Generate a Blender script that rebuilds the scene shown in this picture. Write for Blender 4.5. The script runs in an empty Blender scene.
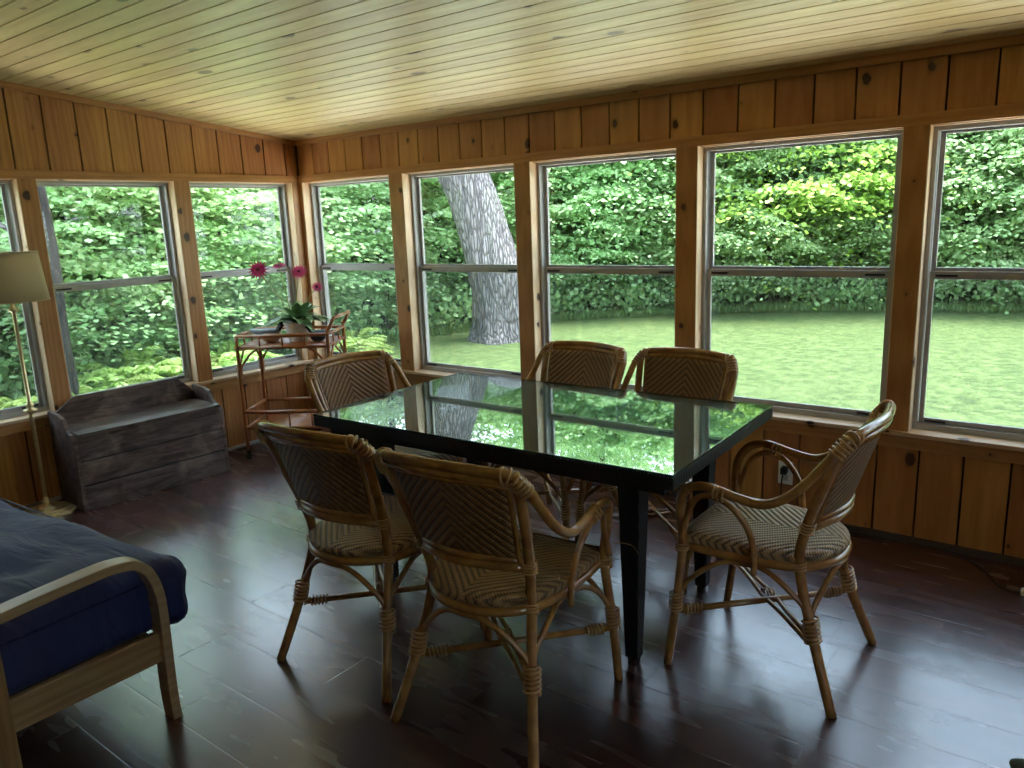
import bpy, math, random
import numpy as np
from mathutils import Vector, Matrix
PI = math.pi
sc = bpy.context.scene
col = sc.collection

# ------------------------------------------------------------------ camera
YAW, PITCH, ROLL, FPX = 0.6607, -0.2109, -0.0378, 769.83
fw = Vector((-math.sin(YAW)*math.cos(PITCH), math.cos(YAW)*math.cos(PITCH), math.sin(PITCH)))
rt = Vector((math.cos(YAW), math.sin(YAW), 0)); up = rt.cross(fw)
r2 = rt*math.cos(ROLL)+up*math.sin(ROLL); u2 = -rt*math.sin(ROLL)+up*math.cos(ROLL)
cam = bpy.data.cameras.new('camera'); camo = bpy.data.objects.new('camera', cam); col.objects.link(camo)
M = Matrix((r2, u2, -fw)).transposed().to_4x4(); M.translation = Vector((4.8828, -3.77, 1.55))
camo.matrix_world = M
cam.sensor_fit = 'HORIZONTAL'; cam.sensor_width = 36; cam.lens = FPX/1024*36
cam.clip_start = 0.05; cam.clip_end = 300
sc.camera = camo
# ------------------------------------------------------------------ light
SKY = 3.4
w = bpy.data.worlds.new('sky'); sc.world = w; w.use_nodes = True
nt = w.node_tree; nt.nodes.clear()
wo = nt.nodes.new('ShaderNodeOutputWorld'); bg = nt.nodes.new('ShaderNodeBackground')
tc = nt.nodes.new('ShaderNodeTexCoord'); sx = nt.nodes.new('ShaderNodeSeparateXYZ'); cr = nt.nodes.new('ShaderNodeValToRGB')
nt.links.new(tc.outputs['Generated'], sx.inputs[0]); nt.links.new(sx.outputs[2], cr.inputs[0])
cr.color_ramp.elements[0].position = 0.0; cr.color_ramp.elements[0].color = (.80, .90, 1, 1)
cr.color_ramp.elements[1].position = 1.0; cr.color_ramp.elements[1].color = (.46, .68, 1, 1)
nt.links.new(cr.outputs[0], bg.inputs[0]); bg.inputs[1].default_value = SKY
nt.links.new(bg.outputs[0], wo.inputs[0])
sun = bpy.data.lights.new('sun', 'SUN'); sun.energy = 11; sun.angle = math.radians(30); sun.color = (1, .97, .9)
suno = bpy.data.objects.new('sun', sun); col.objects.link(suno)
suno.rotation_euler = Vector((-.16, -.10, -1)).to_track_quat('-Z', 'Y').to_euler()
sc.view_settings.view_transform = 'Standard'; sc.view_settings.look = 'None'
sc.view_settings.gamma = 1; sc.view_settings.use_curve_mapping = False
sc.view_settings.exposure = 1.36
sc.cycles.use_denoising = True
sc.cycles.max_bounces = 10; sc.cycles.diffuse_bounces = 6; sc.cycles.glossy_bounces = 4
sc.cycles.transparent_max_bounces = 16; sc.cycles.transmission_bounces = 6
sc.cycles.sample_clamp_indirect = 6; sc.cycles.caustics_reflective = False; sc.cycles.caustics_refractive = False

# ------------------------------------------------------------------ mesh helpers
class MB:
    def __init__(s): s.v = []; s.f = []; s.uv = {}; s.sm = []
    def add(s, vs, fs, smooth=False, uvs=None):
        b = len(s.v); s.v += [tuple(p) for p in vs]
        for f in fs:
            s.f.append(tuple(b+i for i in f)); s.sm.append(smooth)
        if uvs is not None:
            for i, t in enumerate(uvs): s.uv[b+i] = t
        return s
    def box(s, x0, x1, y0, y1, z0, z1, bev=0):
        if x1 < x0: x0, x1 = x1, x0
        if y1 < y0: y0, y1 = y1, y0
        if z1 < z0: z0, z1 = z1, z0
        return s.hexa([(x0,y0,z0),(x1,y0,z0),(x1,y1,z0),(x0,y1,z0),(x0,y0,z1),(x1,y0,z1),(x1,y1,z1),(x0,y1,z1)])
    def hexa(s, p):
        return s.add(p, [(3,2,1,0),(4,5,6,7),(0,1,5,4),(1,2,6,5),(2,3,7,6),(3,0,4,7)])
    def prism(s, poly, axis, a, b):
        """poly: 2D points; axis 0/1/2 extruded from a to b"""
        def mk(p, t):
            return {0:(t,p[0],p[1]),1:(p[0],t,p[1]),2:(p[0],p[1],t)}[axis]
        n = len(poly)
        vs = [mk(p,a) for p in poly]+[mk(p,b) for p in poly]
        fs = [tuple(range(n))[::-1], tuple(range(n,2*n))]+[(i,(i+1)%n,n+(i+1)%n,n+i) for i in range(n)]
        return s.add(vs, fs)
    def tube(s, pts, r, seg=8, closed=False, caps=True, smooth=True, flat=1.0):
        pts = [Vector(p) for p in pts]; n = len(pts)
        rs = r if isinstance(r, (list, tuple)) else [r]*n
        tans = []
        for i in range(n):
            a = pts[(i-1) % n] if (closed or i > 0) else pts[i]
            b = pts[(i+1) % n] if (closed or i < n-1) else pts[i]
            t = (b-a); tans.append(t.normalized() if t.length > 1e-9 else Vector((0,0,1)))
        t0 = tans[0]; ref = Vector((0,0,1)) if abs(t0.z) < .9 else Vector((1,0,0))
        nrm = (ref - t0*ref.dot(t0)).normalized()
        vs = []
        for i in range(n):
            t = tans[i]; nrm = (nrm - t*nrm.dot(t)).normalized(); bn = t.cross(nrm)
            for k in range(seg):
                a = 2*PI*k/seg
                vs.append(pts[i]+(nrm*math.cos(a)*flat+bn*math.sin(a))*rs[i])
        fs = []
        for i in range(n if closed else n-1):
            j = (i+1) % n
            for k in range(seg):
                k2 = (k+1) % seg
                fs.append((i*seg+k, i*seg+k2, j*seg+k2, j*seg+k))
        if caps and not closed:
            fs.append(tuple(range(seg))[::-1]); fs.append(tuple((n-1)*seg+k for k in range(seg)))
        return s.add(vs, fs, smooth)
    def lathe(s, prof, seg=24, c=(0,0,0), smooth=True, cap=True):
        vs = [(c[0]+r*math.cos(2*PI*k/seg), c[1]+r*math.sin(2*PI*k/seg), c[2]+z) for r, z in prof for k in range(seg)]
        fs = [(i*seg+k, i*seg+(k+1)%seg, (i+1)*seg+(k+1)%seg, (i+1)*seg+k) for i in range(len(prof)-1) for k in range(seg)]
        if cap:
            fs.append(tuple(range(seg))[::-1]); fs.append(tuple((len(prof)-1)*seg+k for k in range(seg)))
        return s.add(vs, fs, smooth)
    def grid(s, nu, nv, fn, smooth=True, uvf=None):
        vs = [fn(i/nu, j/nv) for j in range(nv+1) for i in range(nu+1)]
        uv = [uvf(i/nu, j/nv) for j in range(nv+1) for i in range(nu+1)] if uvf else None
        fs = [(j*(nu+1)+i, j*(nu+1)+i+1, (j+1)*(nu+1)+i+1, (j+1)*(nu+1)+i) for j in range(nv) for i in range(nu)]
        return s.add(vs, fs, smooth, uv)
    def wrap(s, pts, r, turns, wr=.0032, seg=5, per=10):
        """a binding wound round a pole: one coil following pts"""
        pts = [Vector(p) for p in pts]; n = turns*per
        L = [0]
        for a, b in zip(pts, pts[1:]): L.append(L[-1]+(b-a).length)
        out = []; nrm = None
        for i in range(n+1):
            d = L[-1]*i/n; k = 0
            while k < len(pts)-2 and L[k+1] < d: k += 1
            t = (pts[k+1]-pts[k]).normalized(); c = pts[k]+t*(d-L[k])
            if nrm is None: nrm = (Vector((0,0,1)) if abs(t.z) < .9 else Vector((1,0,0)))
            nrm = (nrm-t*nrm.dot(t)).normalized(); bn = t.cross(nrm); a = 2*PI*i/per
            out.append(c+(nrm*math.cos(a)+bn*math.sin(a))*r)
        return s.tube(out, wr, seg)
    def rings(s, pts, r, n, wr=.004, nodes=16):
        """n separate turns of cane square to a smooth path"""
        pts = [Vector(p) for p in pts]; L = [0]
        for a, b in zip(pts, pts[1:]): L.append(L[-1]+(b-a).length)
        T = [(pts[min(i+1,len(pts)-1)]-pts[max(i-1,0)]).normalized() for i in range(len(pts))]
        for i in range(n):
            d = L[-1]*(i+.5)/n; k = 0
            while k < len(pts)-2 and L[k+1] < d: k += 1
            f = (d-L[k])/max(1e-6, L[k+1]-L[k]); c = pts[k].lerp(pts[k+1], f); t = T[k].lerp(T[k+1], f).normalized()
            a = t.orthogonal().normalized(); b = t.cross(a)
            s.tube([c+(a*math.cos(2*PI*q/nodes)+b*math.sin(2*PI*q/nodes))*r for q in range(nodes)], wr, 6, closed=True)
        return s
    def build(s, name, mat, parent=None, bevel=0):
        me = bpy.data.meshes.new(name); me.from_pydata(s.v, [], s.f); me.update()
        me.polygons.foreach_set('use_smooth', s.sm)
        if s.uv:
            l = me.uv_layers.new(name='UVMap'); idx = np.zeros(len(me.loops), dtype=np.int32); me.loops.foreach_get('vertex_index', idx)
            arr = np.array([s.uv.get(int(i), (0,0)) for i in idx], dtype=np.float32).ravel(); l.data.foreach_set('uv', arr)
        me.materials.append(mat)
        o = bpy.data.objects.new(name, me); col.objects.link(o)
        if parent is not None: o.parent = parent
        if bevel:
            m = o.modifiers.new('bevel', 'BEVEL'); m.width = bevel; m.segments = 2; m.limit_method = 'ANGLE'; m.angle_limit = .6
        return o

def spl(P, n=6, closed=False):
    """Catmull-Rom through the points"""
    P = [Vector(p) for p in P]; out = []; m = len(P)
    rng = range(m if closed else m-1)
    for i in rng:
        if closed: p0, p1, p2, p3 = P[(i-1)%m], P[i], P[(i+1)%m], P[(i+2)%m]
        else: p0, p1, p2, p3 = P[max(i-1,0)], P[i], P[i+1], P[min(i+2,m-1)]
        for k in range(n):
            t = k/n
            out.append(.5*((2*p1)+(p2-p0)*t+(2*p0-5*p1+4*p2-p3)*t*t+(3*p1-p0-3*p2+p3)*t**3))
    if not closed: out.append(P[-1])
    return out

def empty(name, loc=(0,0,0), rz=0):
    o = bpy.data.objects.new(name, None); col.objects.link(o); o.location = loc; o.rotation_euler = (0,0,rz)
    o.empty_display_size = .1
    return o
def tag(o, label=None, cat=None, group=None, kind=None):
    if label: o['label'] = label
    if cat: o['category'] = cat
    if group: o['group'] = group
    if kind: o['kind'] = kind
    return o
def struct(o, label=None):
    o['kind'] = 'structure'
    if label: o['label'] = label
    return o
def copy_tree(o, kids, parent=None):
    c = o.copy(); col.objects.link(c); c.parent = parent
    for ch in kids.get(o, []): copy_tree(ch, kids, c)
    return c
def kids_of():
    d = {}
    for o in col.objects:
        if o.parent: d.setdefault(o.parent, []).append(o)
    return d

# ------------------------------------------------------------------ materials
class NT:
    def __init__(s, name):
        s.m = bpy.data.materials.new(name); s.m.use_nodes = True; s.t = s.m.node_tree; s.t.nodes.clear()
        s.out = s.t.nodes.new('ShaderNodeOutputMaterial')
    def n(s, kind, **kw):
        x = s.t.nodes.new('ShaderNode'+kind)
        for k, v in kw.items():
            if hasattr(x, k): setattr(x, k, v)
        return x
    def l(s, a, b): s.t.links.new(a, b)
    def val(s, sock, v):
        if hasattr(v, 'links') or isinstance(v, bpy.types.NodeSocket): s.l(v, sock)
        else: sock.default_value = v
    def math(s, op, a, b=0.0, c=None):
        x = s.n('Math'); x.operation = op; s.val(x.inputs[0], a); s.val(x.inputs[1], b)
        if c is not None: s.val(x.inputs[2], c)
        return x.outputs[0]
    def mix(s, f, a, b, mode='MIX'):
        x = s.n('MixRGB'); x.blend_type = mode
        for i, v in enumerate((f, a, b)):
            if isinstance(v, tuple) and len(v) == 3: v = v+(1,)
            s.val(x.inputs[i], v)
        return x.outputs[0]
    def ramp(s, f, stops):
        x = s.n('ValToRGB'); e = x.color_ramp.elements
        while len(e) < len(stops): e.new(.5)
        for i, (p, c) in enumerate(stops):
            e[i].position = p; e[i].color = (c if len(c) == 4 else tuple(c)+(1,)) if isinstance(c, (tuple, list)) else (c,c,c,1)
        s.l(f, x.inputs[0]); return x.outputs[0]
    def coord(s, which='Object'):
        return s.n('TexCoord').outputs[which]
    def mapping(s, v, scale=(1,1,1), loc=(0,0,0), rot=(0,0,0)):
        x = s.n('Mapping'); s.l(v, x.inputs[0]); x.inputs['Scale'].default_value = scale; x.inputs['Location'].default_value = loc; x.inputs['Rotation'].default_value = rot
        return x.outputs[0]
    def noise(s, v, scale=5, detail=4, rough=.5, dist=0, out=0):
        x = s.n('TexNoise'); s.l(v, x.inputs['Vector']); x.inputs['Scale'].default_value = scale; x.inputs['Detail'].default_value = detail
        x.inputs['Roughness'].default_value = rough; x.inputs['Distortion'].default_value = dist
        return x.outputs[out]
    def bump(s, h, strength=.3, dist=.01):
        x = s.n('Bump'); x.inputs['Strength'].default_value = strength; x.inputs['Distance'].default_value = dist; s.l(h, x.inputs['Height']); return x.outputs[0]
    def pbsdf(s, color, rough=.5, normal=None, **kw):
        x = s.n('BsdfPrincipled')
        if isinstance(color, tuple) and len(color) == 3: color = color+(1,)
        s.val(x.inputs['Base Color'], color); s.val(x.inputs['Roughness'], rough)
        if normal is not None: s.l(normal, x.inputs['Normal'])
        for k, v in kw.items(): s.val(x.inputs[k.replace('_',' ')], v)
        s.l(x.outputs[0], s.out.inputs[0]); return x

def simple(name, color, rough=.5, metallic=0, bump=0, scale=30, var=.12, **kw):
    t = NT(name); co = t.coord()
    n = t.noise(co, scale, 3)
    c = t.mix(t.ramp(n, [(.3, 0.0), (.7, 1.0)]), tuple(x*(1-var) for x in color), tuple(min(1, x*(1+var)) for x in color))
    nb = t.bump(n, bump, .004) if bump else None
    t.pbsdf(c, rough, nb, Metallic=metallic, **kw)
    return t.m

def pine(name, light, dark, grain=2, boards=0.0, board_axis=0, off=0.0, rough=.42, knots=True, kdark=(.06,.022,.010), varamt=.35, kstretch=.7):
    """pine: grain along axis `grain` in object space; boards>0: tint per board counted along board_axis"""
    t = NT(name); co = t.coord(); sep = t.n('SeparateXYZ'); t.l(co, sep.inputs[0])
    sc_ = [1,1,1]; sc_[grain] = .12
    if boards:
        idx = t.math('FLOOR', t.math('DIVIDE', t.math('SUBTRACT', sep.outputs[board_axis], off), boards))
        wn = t.n('TexWhiteNoise'); wn.noise_dimensions = '1D'; t.l(idx, wn.inputs['W']); rnd = wn.outputs['Value']
        shift = t.n('CombineXYZ'); 
        for i in range(3): t.l(t.math('MULTIPLY', rnd, 37.0+11*i), shift.inputs[i])
        va = t.n('VectorMath'); va.operation = 'ADD'; t.l(co, va.inputs[0]); t.l(shift.outputs[0], va.inputs[1]); co2 = va.outputs[0]
    else: co2 = co; rnd = None
    g = t.mapping(co2, tuple(sc_))
    n1 = t.noise(g, 22, 4, .6, .6); n2 = t.noise(g, 90, 3, .6)
    wv = t.n('TexWave'); t.l(g, wv.inputs[0]); wv.wave_type = 'RINGS'; wv.inputs['Scale'].default_value = 9; wv.inputs['Distortion'].default_value = 7; wv.inputs['Detail'].default_value = 2; wv.inputs['Detail Scale'].default_value = 1.5
    f = t.math('ADD', t.math('MULTIPLY', n1, .6), t.math('ADD', t.math('MULTIPLY', n2, .2), t.math('MULTIPLY', wv.outputs[1], .2)))
    c = t.mix(t.ramp(f, [(.3, 0.0), (.7, 1.0)]), light, dark)
    if rnd is not None:
        k = t.math('ADD', t.math('MULTIPLY', rnd, varamt), 1-varamt*.5)
        hv = t.n('HueSaturation'); t.l(c, hv.inputs['Color']); t.l(k, hv.inputs['Value'])
        t.l(t.math('ADD', t.math('MULTIPLY', rnd, .02), .49), hv.inputs['Hue']); c = hv.outputs[0]
    h = n1
    if knots:
        s2 = t.n('SeparateXYZ'); t.l(co2, s2.inputs[0]); oth = [i for i in range(3) if i != grain]
        cb = t.n('CombineXYZ'); t.l(t.math('ADD', s2.outputs[oth[0]], s2.outputs[oth[1]]), cb.inputs[0]); t.l(t.math('MULTIPLY', s2.outputs[grain], kstretch), cb.inputs[1])
        wob = t.noise(co2, 30, 2, .5, 0, 1); mm = t.n('MixRGB'); mm.inputs[0].default_value = .02; t.l(cb.outputs[0], mm.inputs[1]); t.l(wob, mm.inputs[2])
        vo = t.n('TexVoronoi'); vo.voronoi_dimensions = '2D'; t.l(mm.outputs[0], vo.inputs['Vector']); vo.inputs['Scale'].default_value = 5.5
        # only some cells carry a knot, of differing sizes
        cs = t.n('SeparateXYZ'); t.l(vo.outputs['Color'], cs.inputs[0])
        size = t.math('MULTIPLY', t.math('POWER', t.math('MAXIMUM', t.math('SUBTRACT', cs.outputs[0], .38), 0), 2.0), .30)
        d = t.math('SUBTRACT', vo.outputs['Distance'], size)
        kf = t.ramp(d, [(0.0, 1.0), (.022, 0.0)])
        halo = t.ramp(d, [(0.0, .5), (.09, 0.0)])
        has = t.math('GREATER_THAN', cs.outputs[0], .42)
        c = t.mix(t.math('MULTIPLY', halo, has), c, tuple(x*.55 for x in dark))
        c = t.mix(t.math('MULTIPLY', kf, has), c, kdark)
    t.pbsdf(c, rough, t.bump(h, .12, .003), Coat_Weight=.15, Coat_Roughness=.25)
    return t.m

PW_L, PW_D = (.53,.255,.085), (.37,.150,.042)
m_pine_x = pine('pine_paneling_boards', PW_L, PW_D, 2, .1785, 0, .0, varamt=.3)
m_pine_y = pine('pine_paneling_boards_side', PW_L, PW_D, 2, .1815, 1, .0, varamt=.3)
m_trim_v = pine('pine_post', (.50,.25,.09), (.36,.155,.05), 2)
m_trim_x = pine('pine_trim', (.52,.26,.095), (.38,.165,.055), 0)
m_trim_y = pine('pine_trim_side', (.52,.26,.095), (.38,.165,.055), 1)
m_jamb = pine('lit_pine_jamb', (.82,.62,.42), (.68,.46,.27), 2)  # same pine as the walls, bright daylight put into its colour
m_sill_x = pine('pale_pine_sill', (.70,.50,.33), (.56,.36,.2), 0)
m_sill_y = pine('pale_pine_sill_side', (.70,.50,.33), (.56,.36,.2), 1)
m_ceil = pine('ceiling_pine', (.78,.63,.295), (.63,.47,.19), 0, .0915, 1, .0, rough=.38, kdark=(.24,.15,.07), varamt=.16, kstretch=.45)
m_dark = simple('dark_gap', (.03,.018,.01), .8)
m_alu = simple('grey_aluminium', (.40,.39,.38), .5, .1, var=.05)
m_aluw = simple('pale_vinyl', (.62,.62,.60), .45, 0, var=.04)
m_black = simple('black_rubber', (.012,.012,.013), .45)
m_chrome = simple('chrome', (.7,.7,.7), .2, 1)
m_white = simple('white_plastic', (.90,.90,.88), .35, var=.03)

def glass_mat(name, tint=(1,1,1), ior=1.5, haze=0.0):
    t = NT(name); geo = t.n('NewGeometry'); dp_ = t.n('VectorMath'); dp_.operation = 'DOT_PRODUCT'; t.l(geo.outputs['Incoming'], dp_.inputs[0]); t.l(geo.outputs['Normal'], dp_.inputs[1])
    f0 = ((ior-1)/(ior+1))**2      # Schlick, the same from both faces of the thin pane
    fres = t.math('ADD', t.math('MULTIPLY', t.math('POWER', t.math('SUBTRACT', 1.0, t.math('ABSOLUTE', dp_.outputs['Value'])), 5.0), 1-f0), f0)
    tr = t.n('BsdfTransparent'); tr.inputs[0].default_value = tint+(1,)
    gl = t.n('BsdfGlossy'); gl.inputs['Roughness'].default_value = .0
    mx = t.n('MixShader'); t.l(fres, mx.inputs[0]); t.l(tr.outputs[0], mx.inputs[1]); t.l(gl.outputs[0], mx.inputs[2])
    last = mx
    if haze:
        df = t.n('BsdfDiffuse'); df.inputs[0].default_value = (.5,.55,.55,1)
        m2 = t.n('MixShader'); m2.inputs[0].default_value = haze; t.l(mx.outputs[0], m2.inputs[1]); t.l(df.outputs[0], m2.inputs[2]); last = m2
    t.l(last.outputs[0], t.out.inputs[0]); return t.m
m_pane = glass_mat('window_glass', (.97,.985,.98), 1.45)
m_screen = glass_mat('insect_screen', (.84,.86,.86), 1.0, .09)
m_tglass = glass_mat('table_glass', (.80,.93,.87), 1.9)
m_gedge = simple('green_glass_edge', (.008,.035,.026), .15)

def floor_mat():
    t = NT('dark_laminate_floor'); co = t.coord(); sep = t.n('SeparateXYZ'); t.l(co, sep.inputs[0])
    W, L = .202, 1.22
    row = t.math('FLOOR', t.math('DIVIDE', t.math('SUBTRACT', sep.outputs[1], -.077), W))
    wn = t.n('TexWhiteNoise'); wn.noise_dimensions = '1D'; t.l(row, wn.inputs['W'])
    xs = t.math('DIVIDE', t.math('ADD', sep.outputs[0], t.math('MULTIPLY', wn.outputs['Value'], L)), L)
    cell = t.math('FLOOR', xs)
    cb = t.n('CombineXYZ'); t.l(row, cb.inputs[0]); t.l(cell, cb.inputs[1])
    w2 = t.n('TexWhiteNoise'); w2.noise_dimensions = '2D'; t.l(cb.outputs[0], w2.inputs['Vector'])
    rnd = w2.outputs['Value']
    va = t.n('VectorMath'); va.operation = 'MULTIPLY_ADD'; t.l(w2.outputs['Color'], va.inputs[0]); va.inputs[1].default_value = (20,20,20); t.l(co, va.inputs[2])
    g = t.mapping(va.outputs[0], (.22,1,1))
    n1 = t.noise(g, 11, 2, .5, .3); n2 = t.noise(va.outputs[0], 3.2, 2, .5, .2); n3 = t.noise(g, 60, 2, .5)
    f = t.math('ADD', t.math('MULTIPLY', n1, .50), t.math('ADD', t.math('MULTIPLY', n2, .42), t.math('MULTIPLY', n3, .08)))
    c = t.ramp(f, [(.28, (.026,.011,.009)), (.5, (.056,.020,.016)), (.80, (.105,.040,.032))])
    hv = t.n('HueSaturation'); t.l(c, hv.inputs['Color']); t.l(t.math('ADD', t.math('MULTIPLY', rnd, .7), .65), hv.inputs['Value']); c = hv.outputs[0]
    # seams
    fy = t.math('FRACT', t.math('DIVIDE', t.math('SUBTRACT', sep.outputs[1], -.077), W)); fx = t.math('FRACT', xs)
    ey = t.math('MINIMUM', fy, t.math('SUBTRACT', 1.0, fy)); ex = t.math('MULTIPLY', t.math('MINIMUM', fx, t.math('SUBTRACT', 1.0, fx)), L/W)
    e = t.math('MINIMUM', ex, ey); seam = t.ramp(e, [(.004, 0.0), (.018, 1.0)])
    h = t.math('ADD', t.math('MULTIPLY', seam, 1.0), t.math('MULTIPLY', n3, .12))
    rg = t.math('ADD', t.math('MULTIPLY', n1, .10), .215)
    t.pbsdf(c, rg, t.bump(h, .16, .0025), **{'Specular IOR Level': 1.0, 'Coat Weight': .35, 'Coat Roughness': .28})
    return t.m
m_floor = floor_mat()

def rattan(name, a=(.50,.255,.075), b=(.30,.125,.035), rough=.27):
    t = NT(name); co = t.coord(); n = t.noise(co, 16, 4, .6); n2 = t.noise(co, 120, 2, .6)
    c = t.mix(t.ramp(n, [(.32, 0.0), (.68, 1.0)]), a, b)
    c = t.mix(t.ramp(n2, [(.62, 0.0), (.75, .45)]), c, tuple(x*.45 for x in b))
    t.pbsdf(c, rough, t.bump(n, .15, .004), Coat_Weight=.4, Coat_Roughness=.15); return t.m
m_rat = rattan('rattan_pole', (.44,.225,.066), (.25,.105,.030))
m_wrap = rattan('rattan_binding', (.58,.33,.12), (.40,.20,.065), .35)
m_cart = rattan('cart_rattan', (.46,.17,.05), (.30,.095,.03), .35)

def weave(name, ca, cb, p=.026, slope=1.0, strand=.008, bstr=.8, mirror=True):
    """herringbone wicker: chevron rows of pitch p, cut in strands"""
    t = NT(name); uv = t.n('TexCoord').outputs['UV']; s = t.n('SeparateXYZ'); t.l(uv, s.inputs[0])
    u = t.math('ABSOLUTE', s.outputs[0]) if mirror else s.outputs[0]
    v = s.outputs[1]
    a = t.math('ADD', v, t.math('MULTIPLY', u, slope))
    nz = t.noise(uv, 25, 2); a = t.math('ADD', a, t.math('MULTIPLY', nz, p*.25))
    row = t.math('DIVIDE', a, p)
    st = t.math('ADD', t.math('MULTIPLY', t.math('SINE', t.math('MULTIPLY', row, 2*PI)), .5), .5)
    alt = t.math('MODULO', t.math('FLOOR', row), 2.0)
    q = t.math('DIVIDE', t.math('ADD', t.math('SUBTRACT', v, t.math('MULTIPLY', u, .6)), t.math('MULTIPLY', alt, strand*.5)), strand)
    st2 = t.math('ADD', t.math('MULTIPLY', t.math('SINE', t.math('MULTIPLY', q, 2*PI)), .5), .5)
    hgt = t.math('ADD', t.math('MULTIPLY', t.math('POWER', st, .6), .7), t.math('MULTIPLY', st2, .3))
    n = t.noise(uv, 60, 3)
    f = t.math('ADD', t.math('MULTIPLY', hgt, .8), t.math('MULTIPLY', n, .2))
    c = t.ramp(f, [(.12, cb), (.75, ca)])
    t.pbsdf(c, .42, t.bump(hgt, bstr, .006)); return t.m
m_seat = weave('woven_seat', (.40,.235,.10), (.020,.009,.004), .028, 1.0, .010, 1.0)
m_back = weave('woven_back', (.30,.150,.052), (.020,.009,.004), .030, 1.0, .0085, 1.0)

def wicker_black():
    t = NT('black_wicker'); co = t.coord(); s = t.n('SeparateXYZ'); t.l(co, s.inputs[0])
    a = t.math('SINE', t.math('MULTIPLY', t.math('ADD', s.outputs[0], t.math('MULTIPLY', s.outputs[2], 1.0)), 2*PI/.013))
    b = t.math('SINE', t.math('MULTIPLY', t.math('ADD', s.outputs[1], t.math('MULTIPLY', s.outputs[2], .85)), 2*PI/.013))
    h = t.math('MULTIPLY', a, b)
    hh = t.math('ADD', t.math('MULTIPLY', h, .5), .5)
    c = t.ramp(hh, [(.2, (.002,.002,.002)), (.9, (.022,.020,.019))])
    t.pbsdf(c, .5, t.bump(hh, .7, .003), **{'Specular IOR Level': .22}); return t.m
m_wick = wicker_black()

def bench_mat():
    t = NT('weathered_dark_wood'); co = t.coord(); g = t.mapping(co, (1,.14,1))
    n1 = t.noise(g, 26, 5, .65, .7); n2 = t.noise(co, 5.5, 3, .55, .3); n3 = t.noise(g, 110, 3, .6)
    c = t.ramp(n1, [(.38, (.034,.021,.018)), (.62, (.155,.108,.095))])
    patch = t.math('MULTIPLY', t.ramp(n2, [(.52, 0.0), (.66, 1.0)]), t.ramp(n3, [(.35, .35), (.6, 1.0)]))
    c = t.mix(t.math('MULTIPLY', patch, .75), c, (.30,.225,.19))
    t.pbsdf(c, .36, t.bump(n1, .3, .003)); return t.m
m_bench = bench_mat()

def navy():
    t = NT('navy_cotton'); co = t.coord(); n = t.noise(co, 260, 2); n2 = t.noise(t.mapping(co, (1,3,1), rot=(0,0,.5)), 3.0, 3, .5, .8)
    c = t.mix(n, (.012,.018,.085), (.022,.030,.125))
    h = t.math('ADD', t.math('MULTIPLY', n2, 1.0), t.math('MULTIPLY', n, .03))
    t.pbsdf(c, .75, t.bump(h, .6, .04), Sheen_Weight=.15, Sheen_Roughness=.4); return t.m
m_navy = navy()
m_oak = pine('oak', (.50,.36,.21), (.36,.245,.13), 1, knots=False, rough=.4)
m_oakx = pine('oak_rail', (.50,.34,.18), (.29,.18,.08), 1, knots=False, rough=.4)
m_brass = simple('brass', (.80,.66,.38), .34, .75, var=.08)
def shade_mat():
    t = NT('cream_lamp_shade'); co = t.coord(); n = t.noise(co, 200, 2)
    c = t.mix(n, (.58,.50,.37), (.66,.58,.44))
    p = t.pbsdf(c, .8)
    tr = t.n('BsdfTranslucent'); tr.inputs[0].default_value = (.7,.6,.42,1); mx = t.n('MixShader'); mx.inputs[0].default_value = .35
    t.l(p.outputs[0], mx.inputs[1]); t.l(tr.outputs[0], mx.inputs[2]); t.l(mx.outputs[0], t.out.inputs[0]); return t.m
m_shade = shade_mat()

def leaf_mat(name, a, b, trans=.45):
    t = NT(name); oi = t.n('ObjectInfo'); geo = t.n('NewGeometry')
    r = geo.outputs['Random Per Island']; c = t.mix(r, a, b)
    hv = t.n('HueSaturation'); t.l(c, hv.inputs['Color'])
    t.l(t.math('ADD', t.math('MULTIPLY', oi.outputs['Random'], .03), .485), hv.inputs['Hue'])
    t.l(t.math('ADD', t.math('MULTIPLY', oi.outputs['Random'], .5), .75), hv.inputs['Value'])
    p = t.n('BsdfPrincipled'); t.l(hv.outputs[0], p.inputs['Base Color']); p.inputs['Roughness'].default_value = .45
    tr = t.n('BsdfTranslucent'); g = t.mix(.3, hv.outputs[0], (.30,.42,.06), 'MIX'); t.l(g, tr.inputs[0])
    mx = t.n('MixShader'); mx.inputs[0].default_value = trans; t.l(p.outputs[0], mx.inputs[1]); t.l(tr.outputs[0], mx.inputs[2]); t.l(mx.outputs[0], t.out.inputs[0]); return t.m
m_leafA = leaf_mat('maple_leaves', (.24,.42,.17), (.52,.68,.38), .4)
m_leafB = leaf_mat('yellow_green_leaves', (.30,.43,.08), (.44,.55,.14), .45)
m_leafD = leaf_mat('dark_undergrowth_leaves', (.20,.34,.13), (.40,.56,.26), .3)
m_fern = leaf_mat('sumac_leaves', (.32,.46,.12), (.48,.62,.22), .45)
m_pleaf = simple('plant_leaf', (.20,.33,.15), .35, var=.55, scale=18)
m_bark = None
def bark(name, a, b, scale=9):
    t = NT(name); co = t.coord(); g = t.mapping(co, (1,1,.16)); n = t.noise(g, scale, 6, .8, .8); n2 = t.noise(co, 2.0, 2)
    vo = t.n('TexVoronoi'); t.l(g, vo.inputs[0]); vo.inputs['Scale'].default_value = scale*.9; vo.feature = 'DISTANCE_TO_EDGE'
    e = t.ramp(vo.outputs[0], [(0.0, 0.0), (.25, 1.0)])
    f = t.math('MULTIPLY', e, n)
    c = t.ramp(f, [(.05, b), (.5, a)])
    t.pbsdf(c, .9, t.bump(f, 1.0, .06)); return t.m
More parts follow.
